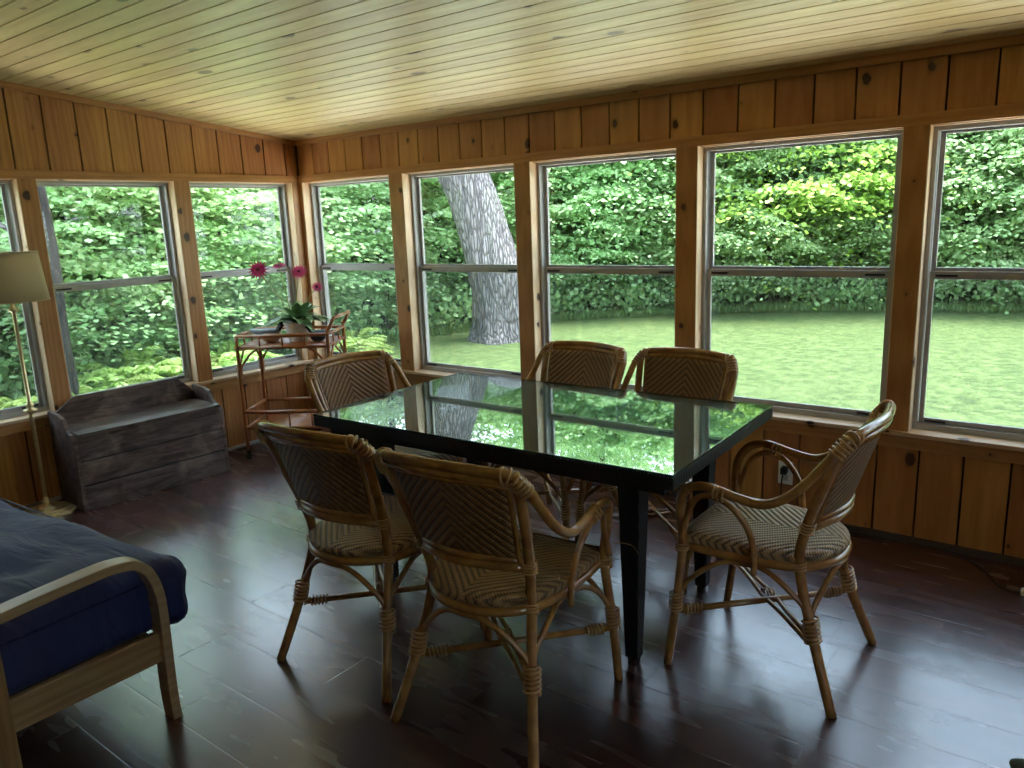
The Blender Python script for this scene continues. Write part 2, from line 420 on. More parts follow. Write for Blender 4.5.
m_bark = bark('pale_bark', (.36,.32,.33), (.10,.085,.088), 26)
m_barkd = bark('dark_bark', (.045,.038,.034), (.016,.012,.011))
def lawn_mat():
    t = NT('lawn_grass'); co = t.coord(); n = t.noise(co, 34, 6, .9); n2 = t.noise(co, .5, 3); n3 = t.noise(co, 7, 4, .8)
    f = t.math('ADD', t.math('MULTIPLY', n, .5), t.math('MULTIPLY', n3, .5))
    c = t.ramp(f, [(.40, (.024,.050,.007)), (.5, (.072,.115,.022)), (.60, (.17,.22,.075))])
    c = t.mix(t.ramp(n2, [(.5, 0.0), (.7, .45)]), c, (.085,.115,.032))
    t.pbsdf(c, .8, t.bump(f, .8, .05)); return t.m
m_lawn = lawn_mat()
m_soil = simple('forest_floor', (.03,.045,.018), .95, var=.5, scale=3)

# ------------------------------------------------------------------ room shell
ZT, ZO, ZS, ZC, SL = 1.923, 1.873, .534, 2.1746, .1104
XR, YH = 6.25, -4.5            # right wall, house wall
TH = .14
BW = [(.035,.967),(1.090,2.030),(2.139,3.074),(3.185,4.130),(4.2285,5.175),(5.275,6.18)]
LW = [(-2.855,-1.915),(-1.820,-.990),(-.885,-.062)]
RW = [(-3.70,-2.80)]
def cz(y): return ZC-SL*y

o = MB().box(-TH, XR+TH, YH-.1, TH, -.12, 0).build('floor', m_floor); struct(o, 'dark reddish brown laminate plank floor')
# ceiling: tongue boards running along x, with real gaps
c = MB(); y = 0.0; pitch = .0915; rnd = random.Random(4)
while y > YH:
    y1 = y-pitch+.0075
    c.hexa([(-.0,y1,cz(y1)),(XR,y1,cz(y1)),(XR,y,cz(y)),(0,y,cz(y)),(0,y1,cz(y1)+.02),(XR,y1,cz(y1)+.02),(XR,y,cz(y)+.02),(0,y,cz(y)+.02)])
    y -= pitch
co_ = c.build('ceiling', m_ceil); struct(co_, 'pale pine board ceiling sloping up toward the house')
b = MB(); b.hexa([(-TH-.3,YH-.1,cz(YH)+.028),(XR+TH+.3,YH-.1,cz(YH)+.028),(XR+TH+.3,TH+.45,cz(TH+.45)+.028),(-TH-.3,TH+.45,cz(TH+.45)+.028),
                  (-TH-.3,YH-.1,cz(YH)+.2),(XR+TH+.3,YH-.1,cz(YH)+.2),(XR+TH+.3,TH+.45,cz(TH+.45)+.2),(-TH-.3,TH+.45,cz(TH+.45)+.2)])
rb = b.build('roof_deck', m_dark, co_)

def wall(name, axis, openings, lo, hi, sgn, mat, off, pitchb, face):
    """axis 0: wall runs along x at y=face, outside toward sgn. Boards over and under the openings + wall core."""
    wm = MB(); core = MB()
    def bx(mb, a0, a1, d0, d1, z0, z1, z1b=None):
        if axis == 0: mb.box(a0, a1, face+sgn*d0, face+sgn*d1, z0, z1)
        else:
            z1b = z1 if z1b is None else z1b
            X0, X1 = sorted((face+sgn*d0, face+sgn*d1))
            mb.hexa([(X0,a0,z0),(X1,a0,z0),(X1,a1,z0),(X0,a1,z0),(X0,a0,z1),(X1,a0,z1),(X1,a1,z1b),(X0,a1,z1b)])
    top = (lambda a: ZC) if axis == 0 else (lambda a: cz(a))
    import math as m_
    k0 = m_.floor((lo-off)/pitchb)
    a = off+k0*pitchb
    while a < hi:
        a0, a1 = max(a+.0045, lo), min(a+pitchb-.0045, hi)
        if a1 > a0+.004:
            bx(wm, a0, a1, .010, .03, ZT-.01, top(a0), top(a1))
            bx(wm, a0, a1, .010, .03, .0, .47)
        a += pitchb
    w_ = wm.build(name, mat); struct(w_)
    if name == 'wall_back': core.box(-TH, 0, 0, TH, -.1, cz(0)+.05)
    bx(core, lo, hi, .03, TH, ZO+.02, top(lo), top(hi)) if axis == 0 else bx(core, lo, hi, .03, TH, ZO+.02, top(lo), top(hi))
    bx(core, lo, hi, .03, TH, -.1, ZS-.045)
    edges = [lo]+[e for op in openings for e in op]+[hi]
    for i in range(0, len(edges), 2):
        if edges[i+1]-edges[i] > .04: bx(core, edges[i]+.012, edges[i+1]-.012, .03, TH, ZS-.045, ZO+.02)
    core.build('wall_core', m_dark, w_)
    return w_
wb = wall('wall_back', 0, BW, 0, XR, 1, m_pine_x, 2.139, .1785, 0); wb['label'] = 'knotty pine board paneling above and below the back windows'
wl = wall('wall_left', 1, LW, YH, 0, -1, m_pine_y, -.094, .1815, 0); wl['label'] = 'knotty pine board paneling around the left windows'
wr = wall('wall_right', 1, RW, YH, 0, 1, m_pine_y, -.094, .1815, XR)
hw = MB(); x = 0
while x < XR:
    hw.box(x+.003, min(x+.175, XR), YH-.03, YH-.01, 0, cz(YH)); x += .1785
hw.box(0, XR, YH-.1, YH-.03, 0, cz(YH)); struct(hw.build('wall_front', m_pine_x))

trim_n = [0]
def trim(mb, mat, label=None, bevel=.002):
    trim_n[0] += 1
    return struct(mb.build('trim_%d' % trim_n[0], mat, bevel=bevel), label)
# head boards
trim(MB().box(0, XR, -.002, .03, ZO, ZT), m_trim_x, 'pine head board over the back windows')
trim(MB().box(-.03, .002, YH, 0, ZO, ZT), m_trim_y, 'pine head board over the left windows')
trim(MB().box(XR-.002, XR+.03, YH, 0, ZO, ZT), m_trim_y)
# crown strips
trim(MB().box(.0, XR, -.018, .0, ZC-.035, ZC+.004), m_trim_x, 'pine strip where the back wall meets the ceiling')
cm = MB(); cm.hexa([(0,YH,cz(YH)-.035),(.018,YH,cz(YH)-.035),(.018,0,cz(0)-.035),(0,0,cz(0)-.035),(0,YH,cz(YH)+.004),(.018,YH,cz(YH)+.004),(.018,0,cz(0)+.004),(0,0,cz(0)+.004)])
trim(cm, m_trim_y, 'pine strip where the left wall meets the ceiling')
# aprons under the sills
trim(MB().box(0, XR, -.002, .03, .452, ZS-.02), m_trim_x, 'pine apron under the back window sills')
trim(MB().box(-.03, .002, YH, 0, .452, ZS-.02), m_trim_y, 'pine apron under the left window sills')
trim(MB().box(XR-.002, XR+.03, YH, 0, .452, ZS-.02), m_trim_y)
# base strips
struct(MB().box(.02, XR, -.010, .01, 0, .030).build('baseboard_back', simple('dark_base_strip', (.06,.045,.035), .6)), 'low dark strip along the foot of the back wall')
struct(MB().box(-.01, .010, YH, -.01, 0, .020).build('baseboard_left', simple('pale_base_strip', (.5,.46,.43), .5)), 'low pale strip along the foot of the left wall')

win_n = [0]
def window(axis, a0, a1, face, sgn, label=None):
    win_n[0] += 1
    def bx(mb, p0, p1, d0, d1, z0, z1):
        if axis == 0: return mb.box(p0, p1, face+sgn*d0, face+sgn*d1, z0, z1)
        return mb.box(face+sgn*d0, face+sgn*d1, p0, p1, z0, z1)
    f = MB(); T = .022; D0, D1 = .070, TH+.01
    bx(f, a0, a0+T, D0, D1, ZS, ZO); bx(f, a1-T, a1, D0, D1, ZS, ZO); bx(f, a0+T, a1-T, D0, D1, ZO-T, ZO); bx(f, a0+T, a1-T, D0, D1, ZS, ZS+.028)
    # thin stop beads of the frame
    root = f.build('window_%d' % win_n[0], m_alu, bevel=.0015); struct(root, label)
    ZM = 1.235; S = .020
    def sash(name, z0, z1, d0, d1, sb, st):
        s_ = MB(); i0, i1 = a0+T+.004, a1-T-.004
        bx(s_, i0, i0+S, d0, d1, z0, z1); bx(s_, i1-S, i1, d0, d1, z0, z1); bx(s_, i0+S, i1-S, d0, d1, z0, z0+sb); bx(s_, i0+S, i1-S, d0, d1, z1-st, z1)
        q = s_.build(name, m_alu, root, bevel=.0015)
        p_ = MB(); dm = (d0+d1)/2; bx(p_, i0+S-.002, i1-S+.002, dm-.0015, dm+.0015, z0+sb-.002, z1-st+.002)
        g = p_.build('pane', m_pane, q); return q
    sash('upper_sash', ZM+.005, ZO-T, .112, .130, .030, .012)
    lo_ = sash('lower_sash', ZS+.028, ZM+.020, .090, .108, .024, .034)
    sc_ = MB(); bx(sc_, a0+T, a1-T, .142, .1425, ZS+.028, ZM+.01); sc_.build('insect_screen', m_screen, root)
    for e in (a0+T+.03, a1-T-.12):
        l_ = MB(); bx(l_, e, e+.085, .083, .090, ZM-.003, ZM+.006); l_.build('latch', m_black, lo_)
        l_ = MB(); bx(l_, e, e+.085, .082, .090, ZS+.036, ZS+.045); l_.build('latch', m_black, lo_)
    # wooden jambs and sill
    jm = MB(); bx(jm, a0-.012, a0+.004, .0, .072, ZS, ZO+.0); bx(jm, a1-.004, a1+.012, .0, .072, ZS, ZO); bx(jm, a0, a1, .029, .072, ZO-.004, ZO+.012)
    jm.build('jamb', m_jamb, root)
    return root
names_b = ['corner window of the back wall behind the plant', 'back wall window showing the big pale tree trunk', 'back wall window behind the two far chairs', 'wide back wall window over the right half of the table', 'rightmost back wall window beyond the outlet', None]
for (a0, a1), lb in zip(BW, names_b): window(0, a0, a1, 0, 1, lb)
names_l = ['left wall window behind the lamp shade', 'left wall window above the dark bench', 'left wall window beside the corner and the cart']
for (a0, a1), lb in zip(LW, names_l): window(1, a0, a1, 0, -1, lb)
for a0, a1 in RW: window(1, a0, a1, XR, 1)
# posts between windows
def posts(axis, ops, lo, hi, face, sgn):
    e = [lo]+[v for op in ops for v in op]+[hi]
    for i in range(0, len(e), 2):
        if e[i+1]-e[i] < .02: continue
        p0, p1 = e[i], e[i+1]
        mb = MB()
        if axis == 0: mb.box(p0, p1, face-sgn*.002, face+sgn*.035, ZS, ZO)
        else: mb.box(face-sgn*.002, face+sgn*.035, p0, p1, ZS, ZO)
        trim(mb, m_trim_v, 'pine post between the %s windows' % {0: 'back', 1: 'left'}[axis])
posts(0, BW, 0.0, XR, 0, 1)
posts(1, LW, YH, 0, 0, -1)
posts(1, RW, YH, 0, XR, 1)
# sills
trim(MB().box(0, XR, -.022, .075, ZS-.02, ZS), m_sill_x, 'pale pine sill along the back windows', .004)
trim(MB().box(-.075, .022, YH, -.02, ZS-.02, ZS), m_sill_y, 'pale pine sill along the left windows', .004)
trim(MB().box(XR-.022, XR+.075, YH, -.02, ZS-.02, ZS), m_sill_y, None, .004)

# ------------------------------------------------------------------ rattan armchair
def chair_points(s):
    """measured key points; s = +1 sitter's right. local frame: x right, y forward, z up"""
    P = {}
    for k, (w_, v, z) in dict(ff=(.268,-.277,0), fl=(.262,-.252,.205), fs=(.238,-.238,.445), f6=(.248,-.245,.58), pa=(.268,-.215,.655), pk=(.277,-.157,.682), pw=(.276,-.10,.678),
            p2=(.274,-.03,.662), dip=(.271,.05,.658), p3=(.268,.13,.705), p4=(.262,.20,.785), p5=(.252,.247,.85), cor=(.228,.280,.893), t1=(.17,.300,.902), t0=(0,.322,.908),
            bf=(.258,.276,0), bl=(.212,.195,.225), bs=(.182,.135,.44), br=(.195,.158,.585), b7=(.215,.205,.72), bt=(.228,.258,.865)).items():
        P[k] = (s*w_, -v, z)
    return P
def ring_pts():
    pts = [(-.222,.235),(-.225,.10),(-.215,-.04),(-.180,-.140),(-.10,-.205),(0,-.225),(.10,-.205),(.180,-.140),(.215,-.04),(.225,.10),(.222,.235)]
    return spl([(x, y, .438) for x, y in pts], 4)+[Vector((.15,.250,.438)), Vector((0,.253,.438)), Vector((-.15,.250,.438))]
def make_chair():
    root = empty('rattan_armchair')
    R1 = .0155
    for s in (1, -1):
        P = chair_points(s)
        # front leg rising into the arch of the arm
        lg = MB().tube(spl([P['ff'], P['fl'], P['fs'], P['f6'], P['pa'], P['pk'], P['pw']], 5), R1, 10).build('leg', m_rat, root)
        MB().wrap([P['fl'], tuple(np.array(P['fl'])+np.array((-.004*s,-.002,.075)))], R1+.007, 6).build('binding', m_wrap, lg)
        MB().wrap([(s*.241,.239,.425), (s*.24,.239,.455)], R1+.006, 3).build('binding', m_wrap, lg)
        ar = MB().tube(spl([P['pw'], P['p2'], P['dip'], P['p3'], P['p4'], P['p5'], P['cor']], 5), R1, 10).build('armrest', m_rat, root)
        MB().wrap([(s*.276,.115,.672), (s*.275,.070,.660)], R1+.006, 3, .0035).build('binding', m_wrap, ar)
        # inner loop under the arm
        lp = [(s*.258,.236,.47), (s*.250,.216,.56), (s*.262,.180,.630), (s*.271,.12,.652), (s*.268,.055,.625), (s*.258,.005,.555), (s*.249,-.012,.47), (s*.247,-.012,.405)]
        MB().tube(spl(lp, 5), .0105, 8).build('arm_loop', m_rat, root)
        # rear leg and back post in one pole
        bl = MB().tube(spl([P['bf'], P['bl'], P['bs'], P['br'], P['b7'], P['bt']], 5), .0165, 10).build('leg', m_rat, root)
        MB().wrap([(s*.214,-.199,.205), (s*.206,-.182,.285)], .025, 6, .004).build('binding', m_wrap, bl)
        MB().wrap([(s*.184,-.139,.425), (s*.182,-.135,.452)], .021, 3).build('binding', m_wrap, bl)
        MB().wrap([(s*.193,-.154,.560), (s*.196,-.162,.600)], .022, 4).build('binding', m_wrap, bl)
    P, Q = chair_points(1), chair_points(-1)
    def sweep(z, dv, hw_, r, name, par, seg=8, bulge=.042):
        """curved rail following the bowed back at height z"""
        pts = []
        for i in range(13):
            x = -hw_+2*hw_*i/12; pts.append((x, -(back_v(z)+bulge*(1-(x/hw_)**2)+dv), z-.010*(abs(x)/hw_)**3))
        return MB().tube(pts, r, seg).build(name, m_rat, par)
    def back_v(z): return .158+(z-.585)*(.262-.158)/(.865-.585)
    top = MB().tube(spl([Q['cor'], Q['t1'], P['t0'], P['t1'], P['cor']], 7), R1, 10).build('top_rail', m_rat, root)
    for s, K in ((1, P), (-1, Q)):
        pts = [Vector(K['p5'])*.9+Vector(K['p4'])*.1, Vector(K['cor']), Vector(K['t1'])*.45+Vector(K['cor'])*.55]
        pts = [p+Vector((-.006*s, .003, -.007)) for p in spl(pts, 6)]
        MB().rings(pts, .0225, 7, .0042).build('binding', m_wrap, top)
    sweep(.8825, .006, .212, .0135, 'top_rail', root, bulge=.044); sweep(.864, .004, .206, .0085, 'top_rail', root, bulge=.044)
    lr = sweep(.588, .004, .190, .0150, 'lower_rail', root, bulge=.062)
    sweep(.612, .004, .185, .0110, 'lower_rail', root, bulge=.058)
    # woven back panel with its thin frame
    hwp = lambda z: .172+(z-.6)*.10
    bu = lambda z: .056-(z-.6)*.05
    pn = MB()
    def pf(u, v):
        z = .602+v*(.872-.602); x = (2*u-1)*hwp(z); return (x, -(back_v(z)+bu(z)*(1-(x/.2)**2)), z)
    pn.grid(16, 10, pf, True, lambda u, v: ((2*u-1)*hwp(.6+.27*v), v*.27))
    bp = pn.build('backrest', m_back, root); sm = bp.modifiers.new('thick', 'SOLIDIFY'); sm.thickness = .012; sm.offset = 0
    for s in (1, -1):
        pts = [(s*(hwp(z)+.004), -(back_v(z)+bu(z)*(1-(hwp(z)/.2)**2)+.002), z) for z in (.595,.66,.73,.80,.875)]
        MB().tube(spl(pts, 3), .0085, 8).build('back_frame', m_rat, root)
    # seat
    rg = MB().tube(ring_pts(), .0155, 8, closed=True).build('seat_ring', m_rat, root)
    edge = [Vector((p.x, p.y)) for p in ring_pts()]
    ctr = Vector((0, .02)); st = MB(); n = len(edge); vs = []; uv = []
    prof = [(.985,.446),(1.03,.458),(1.02,.474),(.94,.486),(.75,.492),(.5,.490),(.25,.486)]
    for k, (q, z) in enumerate(prof):
        for p in edge:
            d = ctr+(p-ctr)*q; vs.append((d.x, d.y, z)); uv.append((d.x, -d.y+(.0 if k > 1 else (z-.47))))
    vs.append((ctr.x, ctr.y, .485)); uv.append((0, -ctr.y))
    fs = [(k*n+i, k*n+(i+1)%n, (k+1)*n+(i+1)%n, (k+1)*n+i) for k in range(len(prof)-1) for i in range(n)]
    fs += [((len(prof)-1)*n+i, (len(prof)-1)*n+(i+1)%n, len(vs)-1) for i in range(n)]
    st.add(vs, fs, True, uv)
    # front lip rolled over the rail
    def lip(u, v):
        x = (2*u-1)*.205; a = v*PI*.80
        return (x, .238+.030*math.sin(a)+.006, .486-.012*(1-math.cos(a))-.048*v*v)
    st.grid(14, 8, lip, True, lambda u, v: ((2*u-1)*.205, -.25-.09*v))
    st.build('seat', m_seat, root)
    # arched braces between neighbouring legs
    L = {'fl': (-.262,.252), 'fr': (.262,.252), 'bl': (-.208,-.190), 'br': (.208,-.190)}
    def brace(a, b, inset):
        A, B = Vector(L[a]), Vector(L[b]); m_ = (A+B)/2; n_ = -m_.normalized() if inset is None else Vector(inset)
        P0 = A*.965; P1 = B*.965
        q1 = A.lerp(B, .20)+n_*.35; q2 = A.lerp(B, .80)+n_*.35; mid = m_+n_
        pts = [(P0.x,P0.y,.215), (P0.x*.985,P0.y*.985,.285), (q1.x,q1.y,.372), (A.lerp(B,.36).x+n_.x*.8, A.lerp(B,.36).y+n_.y*.8,.412), (mid.x,mid.y,.416), (A.lerp(B,.64).x+n_.x*.8, A.lerp(B,.64).y+n_.y*.8,.412), (q2.x,q2.y,.372), (P1.x*.985,P1.y*.985,.285), (P1.x,P1.y,.215)]
        MB().tube(spl(pts, 4), .0095, 8).build('brace', m_rat, root)
    brace('fl', 'fr', (0,.0)); brace('bl', 'br', (0,-.035)); brace('fl', 'bl', (.022,0)); brace('fr', 'br', (-.022,0))
    # crossing stretchers
    a, b_ = Vector((-.205,-.185,.205)), Vector((.255,.247,.205))
    s1 = MB().tube([a, (a+b_)/2, b_], .0115, 8).build('stretcher', m_rat, root)
    for p, q in ((a, b_), (b_, a)):
        d = (q-p).normalized(); MB().wrap([p+d*.022, p+d*.085], .0165, 5, .0035).build('binding', m_wrap, s1)
    a, b_ = Vector((.205,-.185,.205)), Vector((-.255,.247,.205)); d = (b_-a).normalized(); nn = Vector((-d.y, d.x, 0)); mid = (a+b_)/2
    s2 = MB()
    for sg in (1, -1):
        s2.tube(spl([a+nn*.010*sg, a.lerp(b_,.3)+nn*.012*sg, mid+nn*.020*sg+Vector((0,0,.0)), a.lerp(b_,.7)+nn*.012*sg, b_+nn*.010*sg], 4), .0085, 7)
    s2 = s2.build('stretcher', m_rat, root)
    MB().wrap([mid-Vector((.012,.012,0)), mid+Vector((.012,.012,0))], .0225, 3, .0035).build('binding', m_wrap, s2)
    return root
chair = make_chair()
CH = 'rattan armchairs around the dining table'
spots = [((4.062,-1.256), 180, 'rattan armchair at the right end of the table, in front of the wall outlet', True),
         ((3.450,-2.005), 95.2, 'nearest rattan armchair, in the middle foreground with its back to the camera', False),
         ((2.846,-1.997), 94.5, 'rattan armchair seen from behind, second from the left in the foreground, nearer the futon', False),
         ((2.785,-.757), -93.5, 'far rattan armchair facing the camera, left one of the two under the back windows', False),
         ((3.343,-.733), -91, 'far rattan armchair facing the camera, right one of the two under the back windows', True),
         ((2.203,-1.314), -5.7, 'rattan armchair at the left end of the table, beside the plant cart', False)]
kd = kids_of(); chairs = []
for i, ((x, y), deg, lb, mir) in enumerate(spots):
    c_ = chair if i == 0 else copy_tree(chair, kd)
    c_.location = (x, y, 0); c_.rotation_euler = (0, 0, math.radians(deg-90)); tag(c_, lb, 'chair', CH); chairs.append(c_)
for ch in [o for o in col.objects if o.parent in (chairs[0], chairs[4]) and o.name.startswith('stretcher')]: ch.scale = (-1,1,1)
# loose end of binding cane on the near chair
MB().tube(spl([(.262,.262,.50), (.285,.285,.497), (.305,.320,.475), (.312,.345,.44)], 5), .0012, 5).build('loose_cane_strand', m_wrap, chairs[1])

# ------------------------------------------------------------------ table
tb = empty('dining_table', (3.09,-1.300,0), .038)
tag(tb, 'long black wicker dining table with a reflective glass top', 'table')
HX, HY = .805, .487; H = .785
t_ = MB(); t_.box(-HX, HX, -HY, HY, H-.052, H-.008)
t_.build('tabletop', m_wick, tb, .006)
ap = MB()
for x0,x1,y0,y1 in ((-HX+.05,HX-.05,-HY+.05,-HY+.075),(-HX+.05,HX-.05,HY-.075,HY-.05),(-HX+.05,-HX+.075,-HY+.075,HY-.075),(HX-.075,HX-.05,-HY+.075,HY-.075)): ap.box(x0,x1,y0,y1,H-.088,H-.052)
ap.build('apron', m_wick, tb)
gl = MB().box(-HX+.004, HX-.004, -HY+.004, HY-.004, H-.0075, H-.0005).build('glass_top', m_tglass, tb)
rim = MB()
for x0,x1,y0,y1 in ((-HX+.001,HX-.001,-HY+.001,-HY+.004),(-HX+.001,HX-.001,HY-.004,HY-.001),(-HX+.001,-HX+.004,-HY+.004,HY-.004),(HX-.004,HX-.001,-HY+.004,HY-.004)): rim.box(x0,x1,y0,y1,H-.0078,H-.0004)
rim.build('glass_edge', m_gedge, gl)
for sx_, sy_ in ((1,-1),(1,1),(-1,-1),(-1,1)):
    cx, cy = sx_*.588, sy_*.315
    g = MB(); a, b_ = .042, .024
    g.hexa([(cx-b_,cy-b_,.03),(cx+b_,cy-b_,.03),(cx+b_,cy+b_,.03),(cx-b_,cy+b_,.03),(cx-a,cy-a,H-.052),(cx+a,cy-a,H-.052),(cx+a,cy+a,H-.052),(cx-a,cy+a,H-.052)])
    lg = g.build('leg', m_wick, tb, .004)
    MB().lathe([(.019,0),(.023,.004),(.023,.03),(.026,.032)], 16, (cx,cy,0)).build('foot', m_chrome, lg)

# ------------------------------------------------------------------ storage bench
bn = empty('storage_bench', (.40,-1.54,0), math.radians(-3.5))
tag(bn, 'dark weathered wooden storage bench with a low back under the left window', 'bench')
# local: x toward the room (front at x=0), y along the bench
hl, dp = .452, .350
def side(y0, y1):
    pr = [(-dp,.0),(-.002,.0),(-.002,.39),(-.012,.425),(-.04,.447),(-.075,.452),(-.105,.468),(-.122,.505),(-.140,.528),(-.20,.545),(-dp,.550)]
    return MB().prism(pr, 1, y0, y1)
side(-hl, -hl+.022).build('side_panel', m_bench, bn, .003); side(hl-.022, hl).build('side_panel', m_bench, bn, .003)
fr = MB(); fr.box(-.037,-.004,-hl+.022,hl-.022,.0,.144); fr.box(-.037,-.004,-hl+.022,hl-.022,.152,.288); fr.box(-.037,-.004,-hl+.022,hl-.022,.295,.436)
fr.box(-.045,-.037,-hl+.022,hl-.022,.005,.43); fr.build('front_panel', m_bench, bn, .003)
MB().box(-dp+.024, .014, -hl+.025, hl+.012-.037, .438, .456).build('lid', m_bench, bn, .003)
MB().prism([(-hl+.022,.0),(hl-.022,.0),(hl-.022,.50),(hl-.055,.545),(hl-.115,.603),(hl-.15,.612),(-hl+.16,.612),(-hl+.13,.603),(-hl+.055,.545),(-hl+.022,.53)], 0, -dp, -dp+.020).build('backboard', m_bench, bn, .003)

# ------------------------------------------------------------------ bar cart
ca = math.radians(34)
ct = empty('bar_cart', (.31,-.865,0), ca)
tag(ct, 'reddish rattan bar cart on casters in the window corner, holding the flower pot', 'cart')
CL, CW = .62, .385; ZT2, ZT1 = .85, .772
legs = [(0,0),(CL,0),(CL,CW),(0,CW)]
for (x, y) in legs:
    topz = .955 if x > 0 else ZT2+.008
    pts = [(x,y,.062),(x,y,.5),(x,y,ZT2)]
    if x > 0: pts += [(x+.012,y,.885),(x+.05,y,topz)]
    lg = MB().tube(spl(pts,4), .0125, 8).build('leg', m_cart, ct)
    MB().wrap([(x,y,.555),(x,y,.64)], .0185, 9, .0035).build('binding', m_cart, lg)
    MB().wrap([(x,y,ZT1-.012),(x,y,ZT1+.012)], .016, 3, .003).build('binding', m_cart, lg)
    MB().wrap([(x,y,.20),(x,y,.235)], .016, 4, .003).build('binding', m_cart, lg)
    cs = MB(); cs.tube([(x-.009,y,.022),(x-.003,y,.022)], .022, 14, smooth=False); cs.tube([(x+.003,y,.022),(x+.009,y,.022)], .022, 14, smooth=False); cs.box(x-.012,x+.012,y-.006,y+.006,.03,.062)
    cs.build('caster', m_black, ct)
def rails(z, r, name, sides=(0,1,2,3), ext=.0):
    for k in sides:
        a, b_ = legs[k], legs[(k+1) % 4]
        MB().tube([(a[0],a[1],z),(b_[0],b_[1],z)], r, 8).build(name, m_cart, ct)
rails(ZT2, .0115, 'gallery_rail'); rails(ZT1, .012, 'shelf_rail'); rails(.33, .012, 'gallery_rail'); rails(.218, .012, 'shelf_rail')
MB().tube([(CL+.05,0,.955),(CL+.05,CW,.955)], .0115, 8).build('handle', m_cart, ct)
for k in range(4):
    a, b_ = Vector(legs[k]), Vector(legs[(k+1) % 4]); n = 3 if k % 2 == 0 else 2
    for i in range(1, n+1):
        p = a.lerp(b_, i/(n+1)); MB().tube([(p.x,p.y,ZT1),(p.x,p.y,ZT2)], .0065, 7).build('spindle', m_cart, ct)
        if k % 2 == 0: MB().tube([(p.x,p.y,.218),(p.x,p.y,.33)], .0065, 7).build('spindle', m_cart, ct)
    for e, f_ in ((a,b_),(b_,a)):
        d = (f_-e).normalized(); L_ = .14
        q = [(e.x,e.y,.60),(e.x+d.x*.03,e.y+d.y*.03,.665),(e.x+d.x*.09,e.y+d.y*.09,.735),(e.x+d.x*L_,e.y+d.y*L_,ZT1-.008)]
        MB().tube(spl(q,4), .0075, 7).build('brace', m_cart, ct)
for z, nm in ((ZT1,'shelf'),(.218,'shelf')):
    s_ = MB(); i = 0; y = .016
    while y < CW-.012:
        s_.tube([(.008,y,z),(CL-.008,y,z)], .0072, 6); y += .0145
    s_.build(nm, m_cart, ct)
def cart_pt(u, v, z):
    return (.31+math.cos(ca)*u-math.sin(ca)*v, -.865+math.sin(ca)*u+math.cos(ca)*v, z)
ZP = ZT1+.0075
# flower pot
px, py = .47, -.48
m_pot = simple('pale_stone_pot', (.86,.82,.80), .65, bump=.5, scale=60, var=.15)
m_soilp = simple('potting_soil', (.03,.02,.012), .95)
pp = empty('potted_gerbera', (px,py,ZP)); tag(pp, 'pink gerbera daisies in a pale ceramic pot on the cart', 'plant')
MB().lathe([(.058,0),(.066,.012),(.078,.06),(.092,.118),(.098,.124),(.098,.138),(.088,.138),(.085,.115)], 28, smooth=True, cap=False).lathe([(.0,.0),(.058,.0)], 28, cap=False).build('pot', m_pot, pp)
MB().lathe([(.0,.120),(.086,.118)], 20, cap=False).build('soil', m_soilp, pp)
rnd = random.Random(11)
for i in range(34):
    a = rnd.uniform(0, 2*PI); ln = rnd.uniform(.15,.23); el = rnd.uniform(.35,1.15); wd = rnd.uniform(.034,.050)
    g = MB(); d = Vector((math.cos(a), math.sin(a), 0)); s_ = Vector((-d.y, d.x, 0)); NU = 6
    def lf(u, v, d=d, s_=s_, ln=ln, el=el, wd=wd, i=i):
        t = v; r_ = ln*t*math.cos(el)*(1+.25*t)+.01; h = ln*t*math.sin(el)*1.15-.62*t*t*ln*math.cos(el)
        ww = wd*math.sin(PI*min(1,(t*.92+.06))**.8)*(1+.10*math.sin(t*22+i)); xx = (2*u-1)
        p = d*r_+s_*xx*ww+Vector((0,0,.125+h+abs(xx)*ww*.35)); return tuple(p)
    g.grid(4, 8, lf); lo_ = g.build('leaf', m_pleaf, pp)
m_stem = simple('pale_green_stem', (.30,.34,.12), .5)
m_pet = simple('magenta_petals', (.62,.03,.20), .55, var=.25, scale=80)
m_pet2 = simple('pink_petals', (.72,.10,.32), .55, var=.25, scale=80)
m_eye = simple('flower_eye', (.12,.01,.03), .8)
def flower(tgt, face, rad, mat):
    base = Vector((rnd.uniform(-.03,.03), rnd.uniform(-.03,.03), .12)); T = Vector(tgt); mid = (base+T)/2+Vector((T.x*.05, T.y*.05, .03))
    st = MB().tube(spl([base, mid, T], 6), .0035, 6).build('stem', m_stem, pp)
    n_ = Vector(face).normalized(); a = n_.orthogonal().normalized(); b_ = n_.cross(a); g = MB()
    for lay, (rr, tilt, cnt) in enumerate(((rad*1.1,.05,17),(rad*.8,.35,13),(rad*.5,.7,10))):
        for k in range(cnt):
            an = 2*PI*(k+.5*lay)/cnt; d = a*math.cos(an)+b_*math.sin(an); s_ = n_.cross(d); ww = rr*.105
            r0 = .006; p = [T+d*r0+n_*.003*lay, T+d*rr*.55+s_*ww+n_*(rr*tilt*.5+.002*lay), T+d*rr+n_*rr*tilt*.8, T+d*rr*.55-s_*ww+n_*(rr*tilt*.5+.002*lay)]
            g.add(p, [(0,1,2,3)])
    fl = g.build('flower_head', mat, st); m_ = fl.modifiers.new('t','SOLIDIFY'); m_.thickness = .0012
    e = MB(); e.lathe([(.0,-.006),(.010,-.003),(.013,.003),(.008,.009),(.0,.010)], 12, cap=False)
    eo = e.build('flower_eye', m_eye, fl); eo.matrix_local = Matrix.Translation(T+n_*.004) @ n_.to_track_quat('Z','Y').to_matrix().to_4x4()
camv = Vector((4.88,-3.77,1.55))
def atpix(px_, py_, dist):
    d = (fw+r2*((px_-512)/FPX)-u2*((py_-384)/FPX)); return Vector((4.8828,-3.77,1.55))+d*dist
